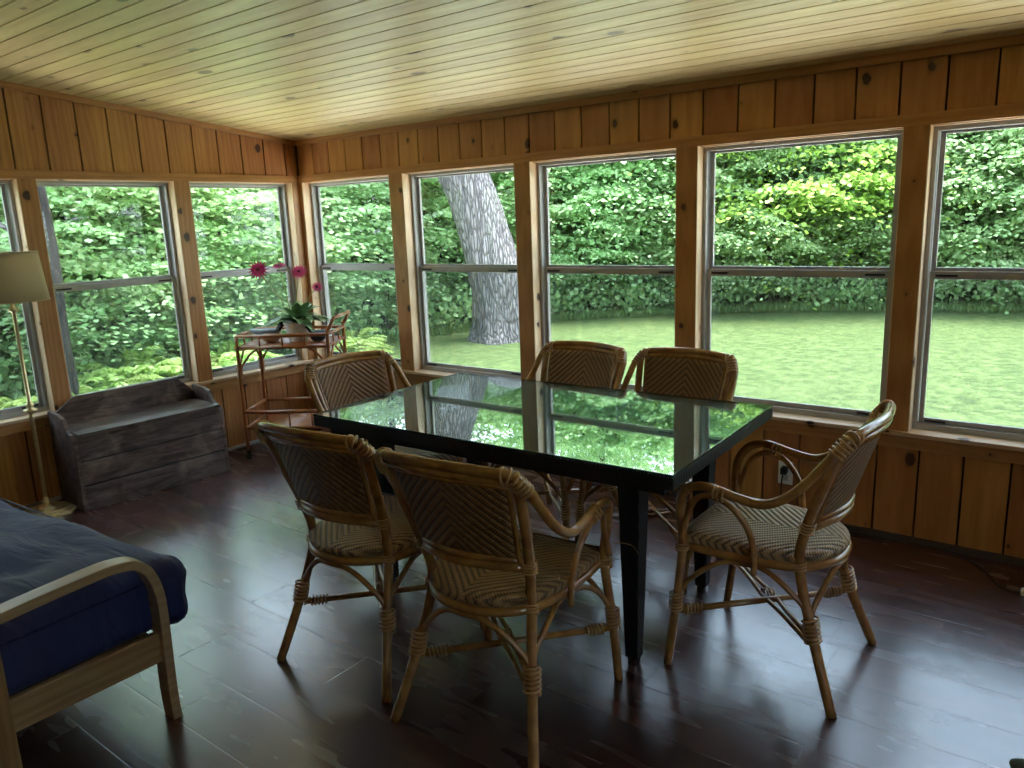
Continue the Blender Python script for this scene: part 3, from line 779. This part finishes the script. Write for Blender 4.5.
for (qx, qy, dd, rad, mt, face) in ((258,270,-.05,.066,m_pet,(.75,-.6,.25)),(279,266,-.02,.048,m_pet,(.2,-.3,.95)),(299,272,0,.060,m_pet2,(.5,-.55,.6)),(317,287,.03,.040,m_pet2,(.6,-.5,.5))):
    p = atpix(qx, qy, 5.30+dd)-Vector((px,py,ZP)); flower(p, face, rad, mt)

# ceramic birds on the cart
m_cer = simple('blue_grey_glaze', (.20,.25,.31), .3, var=.2); m_cert = simple('tan_glaze', (.42,.30,.18), .4, var=.2); m_cerd = simple('dark_glaze', (.03,.035,.05), .25)
def bird(x, y, rz, s, label):
    r_ = empty('ceramic_bird', (x,y,ZP), rz); tag(r_, label, 'figurine')
    MB().lathe([(.026*s,0),(.045*s,.012*s),(.058*s,.035*s),(.056*s,.052*s),(.05*s,.06*s)], 20).build('bowl_body', m_cert if s > 1 else m_cerd, r_)
    b = MB(); pts = spl([(-.125*s,0,.078*s),(-.09*s,0,.066*s),(-.03*s,0,.062*s),(.03*s,0,.066*s),(.055*s,0,.085*s)], 4)
    n = len(pts); rr = [(.006+.036*math.sin(PI*min(1,i/(n-1)*.9+.06)))*s for i in range(n)]
    b.tube(pts, rr, 12, flat=.5); b.build('back_and_tail', m_cer, r_)
    h = MB(); h.tube(spl([(.045*s,0,.07*s),(.06*s,0,.095*s),(.07*s,0,.105*s),(.09*s,0,.100*s)],4), [.016*s]*6+[.019*s]*3+[.010*s]*2+[.002*s]*2, 10)
    h.build('head', m_cerd, r_); return r_
bx_, by_, _ = cart_pt(.165, .20, 0); bird(bx_, by_, math.radians(38), 1.15, 'tan and blue-grey ceramic bird dish left of the flower pot on the cart')
bx_, by_, _ = cart_pt(.50, .175, 0); bird(bx_, by_, math.radians(215), .95, 'small dark blue ceramic bird right of the flower pot on the cart')

# ------------------------------------------------------------------ floor lamp
lp = empty('floor_lamp', (.19,-2.112,0)); tag(lp, 'brass floor lamp with a cream shade at the left edge beside the bench', 'lamp')
b = MB()
for hx, z0, z1 in ((.130,.0,.014),(.112,.014,.024),(.094,.024,.032)):
    k = hx*.42; b.prism([(-hx,-hx+k),(-hx+k,-hx),(hx-k,-hx),(hx,-hx+k),(hx,hx-k),(hx-k,hx),(-hx+k,hx),(-hx,hx-k)], 2, z0, z1)
b.lathe([(.055,.032),(.050,.040),(.022,.046),(.016,.060),(.022,.072),(.014,.085),(.011,.1)], 20)
b.build('base', m_brass, lp, .002)
b = MB(); b.lathe([(.0105,.1),(.0105,.555),(.016,.562),(.016,.575),(.010,.585),(.020,.60),(.037,.607),(.037,.612),(.014,.620),(.022,.632),(.018,.648),(.0105,.655),(.0105,1.15),(.016,1.158),(.026,1.166),(.024,1.176),(.014,1.182),(.009,1.20),(.009,1.30)], 18)
b.build('pole', m_brass, lp)
MB().lathe([(.016,1.30),(.018,1.34),(.012,1.35)], 14).build('socket', m_brass, lp)
MB().lathe([(.012,1.35),(.028,1.385),(.03,1.41),(.02,1.435),(.004,1.443)], 16).build('bulb', m_white, lp)
sh = MB().lathe([(.180,1.215),(.158,1.475)], 40, cap=False).build('lamp_shade', m_shade, lp); m_ = sh.modifiers.new('t','SOLIDIFY'); m_.thickness = .002
tr_ = MB(); tr_.tube([(.181*math.cos(a),.181*math.sin(a),1.216) for a in [2*PI*i/40 for i in range(40)]], .003, 6, closed=True); tr_.tube([(.159*math.cos(a),.159*math.sin(a),1.474) for a in [2*PI*i/40 for i in range(40)]], .003, 6, closed=True)
tr_.tube([(-.158,0,1.47),(0,0,1.455),(.158,0,1.47)], .002, 5); tr_.build('shade_trim', m_shade, sh)
MB().tube(spl([(-.05,-.01,.034),(-.09,-.06,.03),(-.14,-.10,.006),(-.15,-.3,.005),(-.15,-.6,.005)], 5), .0035, 6).build('power_cord', simple('cream_cord', (.6,.55,.42), .5), lp)

# ------------------------------------------------------------------ futon
ft = empty('futon', (2.62,-2.68,0), 0); tag(ft, 'oak futon frame with a bent wood arm, at the lower left corner', 'futon')
def arm(x0, side_lbl):
    out = [(-.000,.0),(-.004,.10),(.000,.38),(-.008,.47),(-.032,.535),(-.072,.572),(-.125,.585),(-.20,.586),(-.45,.568),(-.66,.545)]
    c_ = spl([(x0,y,z) for y, z in out], 5)
    mb = MB(); inn = []
    n = len(c_); t = .030; L = []
    for i in range(n):
        a = c_[max(i-1,0)]; b2 = c_[min(i+1,n-1)]; d = (b2-a).normalized(); nr = Vector((0, -d.z, d.y))  # toward inside
        nr = -nr if nr.dot(Vector((0,-.35,.25))-Vector((0,c_[i].y,c_[i].z))) < 0 else nr
        p, q = c_[i], c_[i]+nr*t
        L.append([(x0-.062,p.y,p.z),(x0,p.y,p.z),(x0,q.y,q.z),(x0-.062,q.y,q.z)])
    vs = [v for r_ in L for v in r_]; fs = [(i*4+k, (i+1)*4+k, (i+1)*4+(k+1)%4, i*4+(k+1)%4) for i in range(n-1) for k in range(4)]
    fs += [(0,1,2,3), ((n-1)*4+3,(n-1)*4+2,(n-1)*4+1,(n-1)*4)]
    mb.add(vs, fs); mb.build('arm', m_oak, ft, .003)
    MB().box(x0-.062, x0+.001, -.530, -.462, 0, .568).build('leg', m_oakv, ft, .004)
    MB().box(x0-.045, x0-.020, -.49, -.03, .205, .305).build('side_rail', m_oakx, ft, .003)
    MB().box(x0-.075, x0-.048, -.16, -.030, .20, .235).build('corner_block', m_oakx, ft, .003)
m_oakv = pine('lit_oak_upright', (.46,.29,.13), (.26,.15,.06), 2, knots=False, rough=.4)  # orange of the lit rear post put into the oak colour
arm(0, 'near'); arm(-1.98, 'far')
MB().box(-1.99, -.050, -.075, -.045, .215, .300).build('front_rail', m_oakx, ft, .003)
sl_ = MB()
for i in range(14): sl_.box(-1.95+i*.14, -1.88+i*.14, -.75, -.05, .268, .284)
sl_.build('slats', m_oakx, ft)
mt = empty('futon_mattress', (2.62,-2.68,0), math.radians(3.5)); tag(mt, 'navy blue futon mattress lying on the oak frame', 'mattress')
def rbox(mb, lo, hi, r, n, fn=lambda p: p):
    lo, hi = Vector(lo), Vector(hi); c_ = (lo+hi)/2; h = (hi-lo)/2
    for ax in range(3):
        for sg in (1,-1):
            a, b_ = [(1,2),(2,0),(0,1)][ax]; na, nb = max(6,int(n*h[a])), max(6,int(n*h[b_]))
            def g_(u, v):
                p = Vector((0,0,0)); p[ax] = sg*h[ax]; p[a] = h[a]*(2*u-1)*(sg); p[b_] = h[b_]*(2*v-1)
                q = Vector([max(-h[k]+r, min(h[k]-r, p[k])) for k in range(3)]); d = p-q
                if d.length > 1e-9: p = q+d.normalized()*r
                return tuple(fn(p+c_))
            mb.grid(na, nb, g_)
    return mb
def wrinkle(p):
    x, y, z = p; k = max(0, (z-.40)/.11)
    w_ = .007*math.sin(9*x+15*y+2*math.sin(5*y))+.005*math.sin(25*y+7*x+3*math.sin(4*x))+.003*math.sin(44*y+16*x+2*math.sin(9*x))
    tuft = sum(math.exp(-((x-a)**2+(y-b_)**2)/.010) for a in (-.48,-.98,-1.5) for b_ in (-.22,-.6))
    zz = z+k*(w_-.035*tuft)-.030*max(0, min(1, (-x-.25)/.9))*max(0, (z-.33)/.19)
    s_ = .006*math.sin(30*z+5*y+4*math.sin(3*x)) if z < .47 else 0
    b_ = .045*min(1, max(0, (y+.01)/.05))*max(0, (x+.3)/.25) if x > -.3 else 0
    return (x+b_+(s_ if x > -.1 else 0), y+(s_ if y > 0 else 0), zz)
mb_ = rbox(MB(), (-2.02,-.86,.286), (-.052,.112,.520), .07, 60, wrinkle)
mo = mb_.build('mattress', m_navy, mt); m_ = mo.modifiers.new('w','WELD'); m_.merge_threshold = .002
g = MB()
zc = .468
g.tube([(-.054,-.80,zc),(-.054,-.02,zc),(-.012,.045,zc),(-.022,.085,zc),(-.07,.106,zc),(-.12,.111,zc),(-1.95,.111,zc)], .004, 6); g.build('piping', m_navy, mt)
rbox(MB(), (-1.95,-1.02,.50), (-.08,-.80,1.0), .07, 40).build('back_cushion', m_navy, mt)

# ------------------------------------------------------------------ outlet, cord, shoe tip
ol = empty('wall_outlet', (3.684,.0095,.240)); tag(ol, 'white wall outlet with a black plug in it, low on the back wall', 'outlet')
MB().box(-.037,.037,-.006,.0,-.060,.060).build('cover_plate', m_white, ol, .003)
f = MB(); 
for z in (-.022,.022):
    f.lathe([(.0155,0),(.0155,.002)], 20, (0,0,0))
fo = MB().box(-.016,.016,-.0085,-.006,.006,.040); fo.box(-.016,.016,-.0085,-.006,-.040,-.006); rc = fo.build('receptacle', simple('ivory_socket', (.6,.59,.56), .4), ol, .003)
sl2 = MB()
for z in (-.022,): 
    sl2.box(-.008,-.006,-.0092,-.0084,z-.003,z+.006); sl2.box(.005,.007,-.0092,-.0084,z-.003,z+.006); sl2.box(-.0015,.0015,-.0092,-.0084,z-.011,z-.008)
sl2.build('slots', m_black, rc)
cd = empty('power_cord', (0,0,0)); tag(cd, 'thin black power cord from the outlet along the floor to the right edge', 'cord')
cp = [(3.684,-.030,.255),(3.680,-.034,.22),(3.676,-.030,.12),(3.69,-.028,.03),(3.75,-.030,.006),(3.97,-.037,.006),(4.20,-.020,.006),(4.40,-.018,.006),(4.49,-.05,.006),(4.57,-.119,.006),(4.62,-.205,.006),(4.66,-.281,.006),(4.70,-.300,.006),(4.735,-.296,.008)]
MB().tube(spl(cp, 6), .0038, 6).build('cable', m_black, cd)
MB().hexa([(3.668,-.034,.240),(3.700,-.034,.240),(3.698,.001,.244),(3.670,.001,.244),(3.668,-.034,.272),(3.700,-.034,.272),(3.698,.001,.278),(3.670,.001,.278)]).build('plug', m_black, cd, .004)
ca_ = MB().box(4.732,4.80,-.315,-.280,.0,.026).build('connector', m_white, cd, .005)
sp = MB(); sp.lathe([(.0001,-.030)]+[(.042*math.sin(PI*k/12), -.030*math.cos(PI*k/12)) for k in range(1,12)]+[(.0001,.030)], 28, cap=False)
so = sp.build('slipper', simple('olive_felt', (.045,.05,.02), .9)); so.scale = (2.4,1,1); so.rotation_euler = (0,0,math.radians(-20)); so.location = (4.895,-1.515,.031); tag(so, 'dark olive rounded tip of a slipper at the lower right corner of the photo', 'slipper')

# ------------------------------------------------------------------ outdoors
GZ = -.40
def pol(R, a): return (4.8828-R*math.sin(a), -3.77+R*math.cos(a))
def pxa(p): return YAW-math.atan((p-512)/FPX)
lw = MB(); lw.grid(40, 40, lambda u, v: (-45+90*u, -30+90*v, GZ+.05*math.sin(9*u)*math.cos(11*v)-.0))
lo2 = lw.build('lawn', m_lawn); tag(lo2, 'mown green lawn outside the windows', 'lawn', kind='structure')
def edgeR(a):
    xs = [-.9,-.3,.1,.35,.6,.8,1.0,1.15,1.5,2.0]; ys = [17,17,16.5,16,15,13.3,11.2,9.8,9.0,9.0]
    return float(np.interp(a, xs, ys))
rnd = random.Random(3); nr = np.random.default_rng(5)
def leaves(mb_v, mb_f, P, D, size, n):
    """append n kite leaves at points P (n,3) with growth dir D (n,3)"""
    nrm = nr.normal(0, .55, (n,3)); nrm[:,2] += 1.0; D = D/np.linalg.norm(D,axis=1,keepdims=True)
    S = np.cross(D, nrm); S /= np.linalg.norm(S,axis=1,keepdims=True)+1e-9; N = np.cross(S, D)
    s = size*nr.uniform(.7,1.25,(n,1))
    a = P; b = P+D*s*.5+S*s*.42; c = P+D*s-N*s*.12; d = P+D*s*.5-S*s*.42
    base = sum(len(x) for x in mb_v); V = np.stack([a,b,c,d],1).reshape(-1,3); mb_v.append(V)
    idx = base+np.arange(n)[:,None]*4+np.arange(4)[None,:]; mb_f.append(idx)
def leafmesh(name, V, F):
    V = np.concatenate(V); F = np.concatenate(F); me = bpy.data.meshes.new(name)
    me.vertices.add(len(V)); me.vertices.foreach_set('co', V.astype(np.float32).ravel())
    me.loops.add(F.size); me.loops.foreach_set('vertex_index', F.astype(np.int32).ravel())
    me.polygons.add(len(F)); me.polygons.foreach_set('loop_start', np.arange(0,F.size,4,dtype=np.int32)); me.polygons.foreach_set('loop_total', np.full(len(F),4,dtype=np.int32))
    me.update(calc_edges=True); return me
def crown(name, R, Hh, zc, nclump, nleaf, size, flatness=.25, cr=.6):
    V, F = [], []
    for i in range(nclump):
        d = nr.normal(0,1,3); d /= np.linalg.norm(d); rr = nr.uniform(.45,1.0)**.6
        c = np.array([d[0]*R*rr, d[1]*R*rr, zc+d[2]*Hh*rr])
        out = np.array([d[0],d[1],0.0]); out /= np.linalg.norm(out)+1e-6
        k = cr*nr.uniform(.6,1.2); q = nr.normal(0,.5,(nleaf,3)); q[:,2] *= flatness
        P = c+q*k; P[:,2] -= (np.linalg.norm(q[:,:2],axis=1)**2)*k*.35
        D = out*.7+q*np.array([1,1,.3])*1.2+nr.normal(0,.3,(nleaf,3)); D[:,2] -= .35
        leaves(V, F, P, D, size, nleaf)
    return leafmesh(name, V, F)
CR = [crown('foliage', 3.0, 3.3, 3.7, 170, 170, .105, .09, .95), crown('foliage', 2.6, 2.9, 3.3, 160, 160, .10, .10, .85), crown('foliage', 2.9, 3.6, 3.9, 180, 170, .115, .08, .95)]
CL_ = [crown('foliage', 2.2, 2.0, 2.3, 150, 130, .085, .09, .65)]
LM = {'A': m_leafA, 'B': m_leafB, 'D': m_leafD}
CRM = {}
for k, mt_ in LM.items():
    for i, me in enumerate(CR+CL_):
        m2 = me.copy(); m2.materials.append(mt_); CRM[k, i] = m2
def trunk_mesh(h, r, lean, seed):
    q = random.Random(seed); pts = [(0,0,-.1),(0,0,.1)]; x = y = 0
    for i in range(1,7):
        x += q.uniform(-.08,.08)+lean; y += q.uniform(-.08,.08); pts.append((x,y,h*i/6))
    mb = MB(); P = spl(pts,3); n = len(P); mb.tube(P, [r*(1.25 if i < 3 else 1-.6*i/n) for i in range(n)], 9)
    for i in range(6):
        k = int(n*(.35+.1*i)); a = q.uniform(0,2*PI); L_ = q.uniform(1.0,1.8); b0 = P[min(k,n-1)]
        mb.tube(spl([b0, b0+Vector((math.cos(a)*L_*.5,math.sin(a)*L_*.5,.35)), b0+Vector((math.cos(a)*L_,math.sin(a)*L_,.8))],3), [r*.32]*4+[r*.18]*3, 6)
    return mb
TM = []
for i in range(3):
    o = trunk_mesh(6.0, .10+.02*i, .0, 20+i).build('trunk', m_barkd); TM.append(o.data); bpy.data.objects.remove(o)
def wname(a):
    p = 512+FPX*math.tan(YAW-a)
    if p < 38: return 'through the left wall window behind the floor lamp'
    if p < 182: return 'through the left wall window above the bench'
    if p < 300: return 'through the left wall window beside the cart'
    if p < 405: return 'through the corner back window'
    if p < 530: return 'through the window with the big trunk'
    if p < 690: return 'through the window behind the two far chairs'
    if p < 912: return 'through the window above the wall outlet'
    return 'through the rightmost window'
def tree(R, a, ci, mk, sc_=1.0, tr=True, look='green leafy maple', grp='trees at the edge of the woods'):
    x, y = pol(R, a); t = empty('maple_tree', (x,y,GZ), rnd.uniform(0,6.28)); k_ = float(np.interp(a, [.6,.8,1.0,1.2], [.9,.66,.56,.50])); t.scale = (sc_*(.5+.5*k_), sc_*(.5+.5*k_), sc_*k_)
    tag(t, look+' '+wname(a), 'tree', grp)
    o = bpy.data.objects.new('foliage', CRM[mk, ci]); col.objects.link(o); o.parent = t
    if tr:
        o = bpy.data.objects.new('trunk', TM[ci % 3]); col.objects.link(o); o.parent = t
    return t
# front row, set by eye from the photograph
front = [(-.30,2.5,0,'A'),(-.1,2.2,1,'A'),(.02,1.6,0,'A'),(.13,2.5,1,'A'),(pxa(862),2.2,2,'A'),(pxa(780),1.6,0,'B'),(pxa(745),2.8,1,'A'),(pxa(640),2.4,0,'A'),(pxa(590),2.0,2,'A'),(pxa(530),3.0,1,'A'),
         (pxa(440),3.0,0,'A'),(pxa(370),2.2,1,'A'),(pxa(300),2.6,0,'A'),(pxa(245),2.0,2,'A'),(pxa(170),2.6,1,'A'),(pxa(100),1.6,0,'A'),(pxa(20),2.4,2,'A'),(pxa(-60),2.2,1,'A'),(1.45,2.2,0,'A')]
for a, dR, ci, mk in front: tree(edgeR(a)+dR, a, ci, mk, rnd.uniform(.9,1.1), look={'A':'green leafy maple','B':'bright yellow-green maple'}[mk])
for i in range(20):
    a = -.35+i*.098+rnd.uniform(-.03,.03); tree(edgeR(a)+5.5+rnd.uniform(-.6,1.2), a, i%3, rnd.choice('ABAB'), rnd.uniform(1.0,1.25), look='second-row maple deeper in the woods', grp='trees deeper in the woods')
for i, (x, y) in enumerate(((13.5,6.5),(14.5,3.5),(13.8,.5),(14.6,-2.5),(13.6,-5.5))):  # unseen trees added to dim reflections in the panes
    t = empty('maple_tree', (x,y,GZ), i); t.scale = (.8,.8,.62); tag(t, 'added unseen maple right of the porch, dimming window reflections', 'tree', 'unseen trees added right of the porch')
    o = bpy.data.objects.new('foliage', CRM['A', i%3]); col.objects.link(o); o.parent = t
# low branches hanging in front of the woods
for a, dR, s_ in ((pxa(725),.4,.85),(pxa(960),1.0,1.0),(pxa(560),1.0,.8),(pxa(850),1.4,.8),(pxa(225),1.2,.8),(pxa(60),1.4,.9),(pxa(130),2.0,.9)):
    x, y = pol(edgeR(a)+dR, a); t = empty('young_maple', (x,y,GZ), rnd.uniform(0,6)); t.scale = (s_,)*3; tag(t, 'low young maple at the lawn edge '+wname(a), 'tree', 'young maples at the lawn edge')
    o = bpy.data.objects.new('foliage', CRM['A',3]); col.objects.link(o); o.parent = t
    o = bpy.data.objects.new('trunk', TM[0]); col.objects.link(o); o.parent = t; o.scale = (.5,.5,.6)
for i in range(9):  # unseen trees added so the back panes reflect less bright sky
    a = 1.52+i*.13; tree(edgeR(a)+1.8+(i%2)*2.2, a, i%3, 'A', 1.0, look='added unseen maple', grp='unseen trees added left of the porch')
for p, dR, s_ in ((767,.9,.75),(862,1.2,.7),(597,1.3,.9),(655,2.0,.8),(985,1.8,.8),(385,1.5,.8),(1100,1.2,.7)):
    x, y = pol(edgeR(pxa(p))+dR, pxa(p)); t = empty('slender_tree', (x,y,GZ), i); tag(t, 'slender bare-trunked tree at the lawn edge '+wname(pxa(p)), 'tree', 'slender trees at the lawn edge')
    o = bpy.data.objects.new('trunk', TM[i%3]); col.objects.link(o); o.parent = t; o.scale = (s_,s_,1.0)
    o = bpy.data.objects.new('foliage', CRM['A',3]); col.objects.link(o); o.parent = t; o.location = (0,0,2.6); o.scale = (.8,.8,.8)
# dense far woods, undergrowth
V, F = [], []
for k in range(900):
    a = rnd.uniform(-.5,1.8); R = edgeR(a)+rnd.uniform(9,12); x, y = pol(R, a); z = GZ+rnd.uniform(0,6.2)
    c_ = np.array([x,y,z]); q = nr.normal(0,.6,(34,3)); q[:,2] *= .6; leaves(V, F, c_+q, q+nr.normal(0,.4,(34,3))+np.array([0,0,-.3]), .34, 34)
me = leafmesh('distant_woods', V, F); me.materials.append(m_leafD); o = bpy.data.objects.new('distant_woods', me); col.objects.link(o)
tag(o, 'dense far woods behind the maples', 'woods', kind='stuff')
V, F = [], []
for k in range(1500):
    a = rnd.uniform(-.4,1.7); R = edgeR(a)+rnd.uniform(0,1)**1.5*5; x, y = pol(R, a); hh = .35+.25*min(2.2, R-edgeR(a)); z = GZ+rnd.uniform(.02,hh)
    c_ = np.array([x,y,z]); q = nr.normal(0,.22,(26,3)); q[:,2] = np.abs(q[:,2])*.7; leaves(V, F, c_+q, q+nr.normal(0,.25,(26,3))+np.array([0,0,.35]), .11, 26)
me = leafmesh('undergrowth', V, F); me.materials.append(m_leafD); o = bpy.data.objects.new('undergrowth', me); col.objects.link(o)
tag(o, 'tangled low undergrowth where the lawn meets the woods', 'undergrowth', kind='stuff')
V, F = [], []
for k in range(26000):
    pass
N = 30000; aa = nr.uniform(-.35,1.5,N); RR = np.array([edgeR(a) for a in aa])+np.abs(nr.normal(0,1.3,N))-.5
X = 4.8828-RR*np.sin(aa); Y = -3.77+RR*np.cos(aa); P = np.stack([X,Y,np.full(N,GZ)],1); D = np.stack([nr.normal(0,.3,N),nr.normal(0,.3,N),np.ones(N)],1)
leaves(V, F, P, D, .15, N); Vv = V[-1].reshape(-1,4,3); mid = (Vv[:,1]+Vv[:,3])/2; Vv[:,1] = mid+(Vv[:,1]-mid)*.12; Vv[:,3] = mid+(Vv[:,3]-mid)*.12; V[-1] = Vv.reshape(-1,3)
m_tg = leaf_mat('tall_grass_blades', (.08,.14,.04), (.15,.23,.07), .3)
me = leafmesh('tall_grass', V, F); me.materials.append(m_tg); o = bpy.data.objects.new('tall_grass', me); col.objects.link(o)
tag(o, 'uncut taller grass along the edge of the lawn', 'grass', kind='stuff')
# added unseen pale paving, bounces daylight up to the ceiling
m_pave = simple('pale_bounce_stone', (.74,.70,.64), .8, bump=.3, scale=14, var=.08)
pv_ = MB(); t0 = .03
pv_.box(-TH-2.9, XR+3.2, TH+.02, TH+2.5, GZ-.1, GZ+t0+.05); pv_.box(-TH-3.4, -TH-.02, YH, TH+.02, GZ-.1, GZ+t0+.05); pass
struct(pv_.build('added_bounce_paving', m_pave), 'added unseen pale paving bouncing daylight up into the porch')
fd = MB(); fd.box(-TH, XR+TH, YH-.1, TH, GZ-.1, -.12); struct(fd.build('foundation', m_pave))
# forest floor
ff = MB(); ff.grid(60, 3, lambda u, v: (*pol(edgeR(-.6+2.6*u)+.6+v*22, -.6+2.6*u), GZ+.06)); o = ff.build('forest_floor', m_soil); struct(o, 'shaded forest floor under the trees')
# sumac / fern clumps outside the left windows
def frondbush(name, nf, L_, size):
    V, F = [], []
    for i in range(nf):
        a = rnd.uniform(0,2*PI); el = rnd.uniform(.5,1.2); l = L_*rnd.uniform(.7,1.1); n = 34
        t = np.linspace(.15,1,n); rad = l*t*math.cos(el)*(.5+.5*t); z = l*(t*math.sin(el)*1.2-.62*t*t)
        for sg in (1,-1):
            P = np.stack([rad*math.cos(a), rad*math.sin(a), z],1)
            D = np.stack([-math.sin(a)*sg*np.ones(n)+math.cos(a)*.45, math.cos(a)*sg*np.ones(n)+math.sin(a)*.45, -.25*np.ones(n)],1)
            leaves(V, F, P, D, size, n); Vv = V[-1].reshape(-1,4,3); mid = (Vv[:,1]+Vv[:,3])/2; Vv[:,1] = mid+(Vv[:,1]-mid)*.5; Vv[:,3] = mid+(Vv[:,3]-mid)*.5; V[-1] = Vv.reshape(-1,3)
    me = leafmesh(name, V, F); me.materials.append(m_fern); return me
FB = [frondbush('fern_clump', 110, 1.15, .085), frondbush('fern_clump', 100, 1.0, .075)]
for i, (p, R, s_) in enumerate(((130,9.3,1.1),(165,8.9,1.0),(100,9.0,.9),(145,8.2,.85),(75,8.2,.8),(185,9.8,1.0),(215,9.6,.95),(228,10.3,1.0),(10,7.8,.9),(35,8.5,.9),(-25,8.2,.9),(120,7.6,.7),(60,7.4,.7),(330,10.8,.8),(350,11.2,.8))):
    a = pxa(p); x, y = pol(R, a); o = bpy.data.objects.new('fern_clump', FB[i%2]); col.objects.link(o); o.location = (x,y,GZ); o.scale = (s_,)*3; o.rotation_euler = (0,0,i*1.7)
    tag(o, 'bright yellow-green fern clump '+wname(a), 'fern', 'ferns outside the corner')
# big pale tree
def bigtree():
    t = empty('old_tree', (0,0,0)); bx0, by0 = -2.97, 6.1
    pv = Vector((math.cos(YAW), math.sin(YAW), 0))          # to the right in the picture
    base = Vector((bx0,by0,GZ)); pts = []
    for z, dx, r in ((-.25,0,.62),(0,0,.54),(.25,0,.47),(.7,-.02,.43),(1.2,-.09,.42),(1.7,-.20,.41),(2.2,-.33,.40),(2.7,-.50,.40),(3.3,-.72,.385),(4.0,-.95,.36),(5.0,-1.2,.32),(6.5,-1.5,.26),(8.5,-1.6,.16)):
        pts.append((base+pv*dx+Vector((0,0,z)), r))
    P = spl([p for p, r in pts], 8); rr = []
    for i in range(len(P)): 
        k = min(i//8, len(pts)-2); f_ = (i-8*k)/8; rr.append(pts[k][1]*(1-f_)+pts[k+1][1]*f_)
    mb = MB(); seg = 56; vs = []; N_ = len(P)
    for i in range(N_):
        for k in range(seg):
            a = 2*PI*k/seg; flare = max(0, .8-P[i].z+GZ)
            rad = rr[i]*(1+.035*math.sin(a*17+2.2*math.sin(P[i].z*2.1)+1.3*math.sin(P[i].z*5+a*2))+.02*math.sin(a*29+P[i].z*6)+.10*flare*math.sin(a*5+1)+.03*math.sin(a*3+P[i].z))
            vs.append((P[i].x+rad*math.cos(a), P[i].y+rad*math.sin(a), P[i].z))
    fs = [(i*seg+k, i*seg+(k+1)%seg, (i+1)*seg+(k+1)%seg, (i+1)*seg+k) for i in range(N_-1) for k in range(seg)]
    mb.add(vs, fs, True); mb.build('trunk', m_bark, t)
    for (z0, dx0, pts2, r) in ((2.75,-.45,((.5,.15,.35),(1.3,.25,.30),(2.1,.6,.55)),.13),(3.6,-.8,((-.5,.3,.5),(-1.4,.5,1.2),(-2.4,.4,1.9)),.15),(4.4,-1.0,((.6,-.3,.7),(1.6,-.8,1.5),(2.6,-1.0,2.3)),.17)):
        b0 = base+pv*dx0+Vector((0,0,z0)); q = [b0]+[b0+pv*a_+Vector((-.6,.8,0))*b__+Vector((0,0,c__)) for a_, b__, c__ in pts2]
        n_ = len(spl(q,5)); MB().tube(spl(q,5), [r*(1-.7*i/n_) for i in range(n_)], 8).build('branch', m_bark, t)
    V, F = [], []
    for i in range(150):
        d = nr.normal(0,1,3); d /= np.linalg.norm(d); c_ = np.array([bx0-1.0, by0-.6, GZ+6.6])+d*np.array([2.6,2.6,1.6])*nr.uniform(.3,1)
        q = nr.normal(0,.35,(50,3)); q[:,2] *= .3; leaves(V, F, c_+q, q+nr.normal(0,.3,(50,3))+np.array([0,0,-.3]), .15, 50)
    me = leafmesh('foliage', V, F); me.materials.append(m_leafA); o = bpy.data.objects.new('foliage', me); col.objects.link(o); o.parent = t
    tag(t, 'big old tree with a thick pale leaning trunk on the lawn', 'tree')
bigtree()
# dark trunk close outside the left windows
x, y = pol(8.6, pxa(66)); dt = trunk_mesh(5.5, .075, -.02, 9).build('trunk', m_barkd)
t = empty('dark_trunk_tree', (x,y,GZ)); dt.parent = t; tag(t, 'dark slender tree trunk just outside the window above the bench', 'tree')
o = bpy.data.objects.new('foliage', CRM['A',1]); col.objects.link(o); o.parent = t; o.location = (0,0,3.3); o.scale = (.5,.5,.35)
bpy.context.view_layer.update()
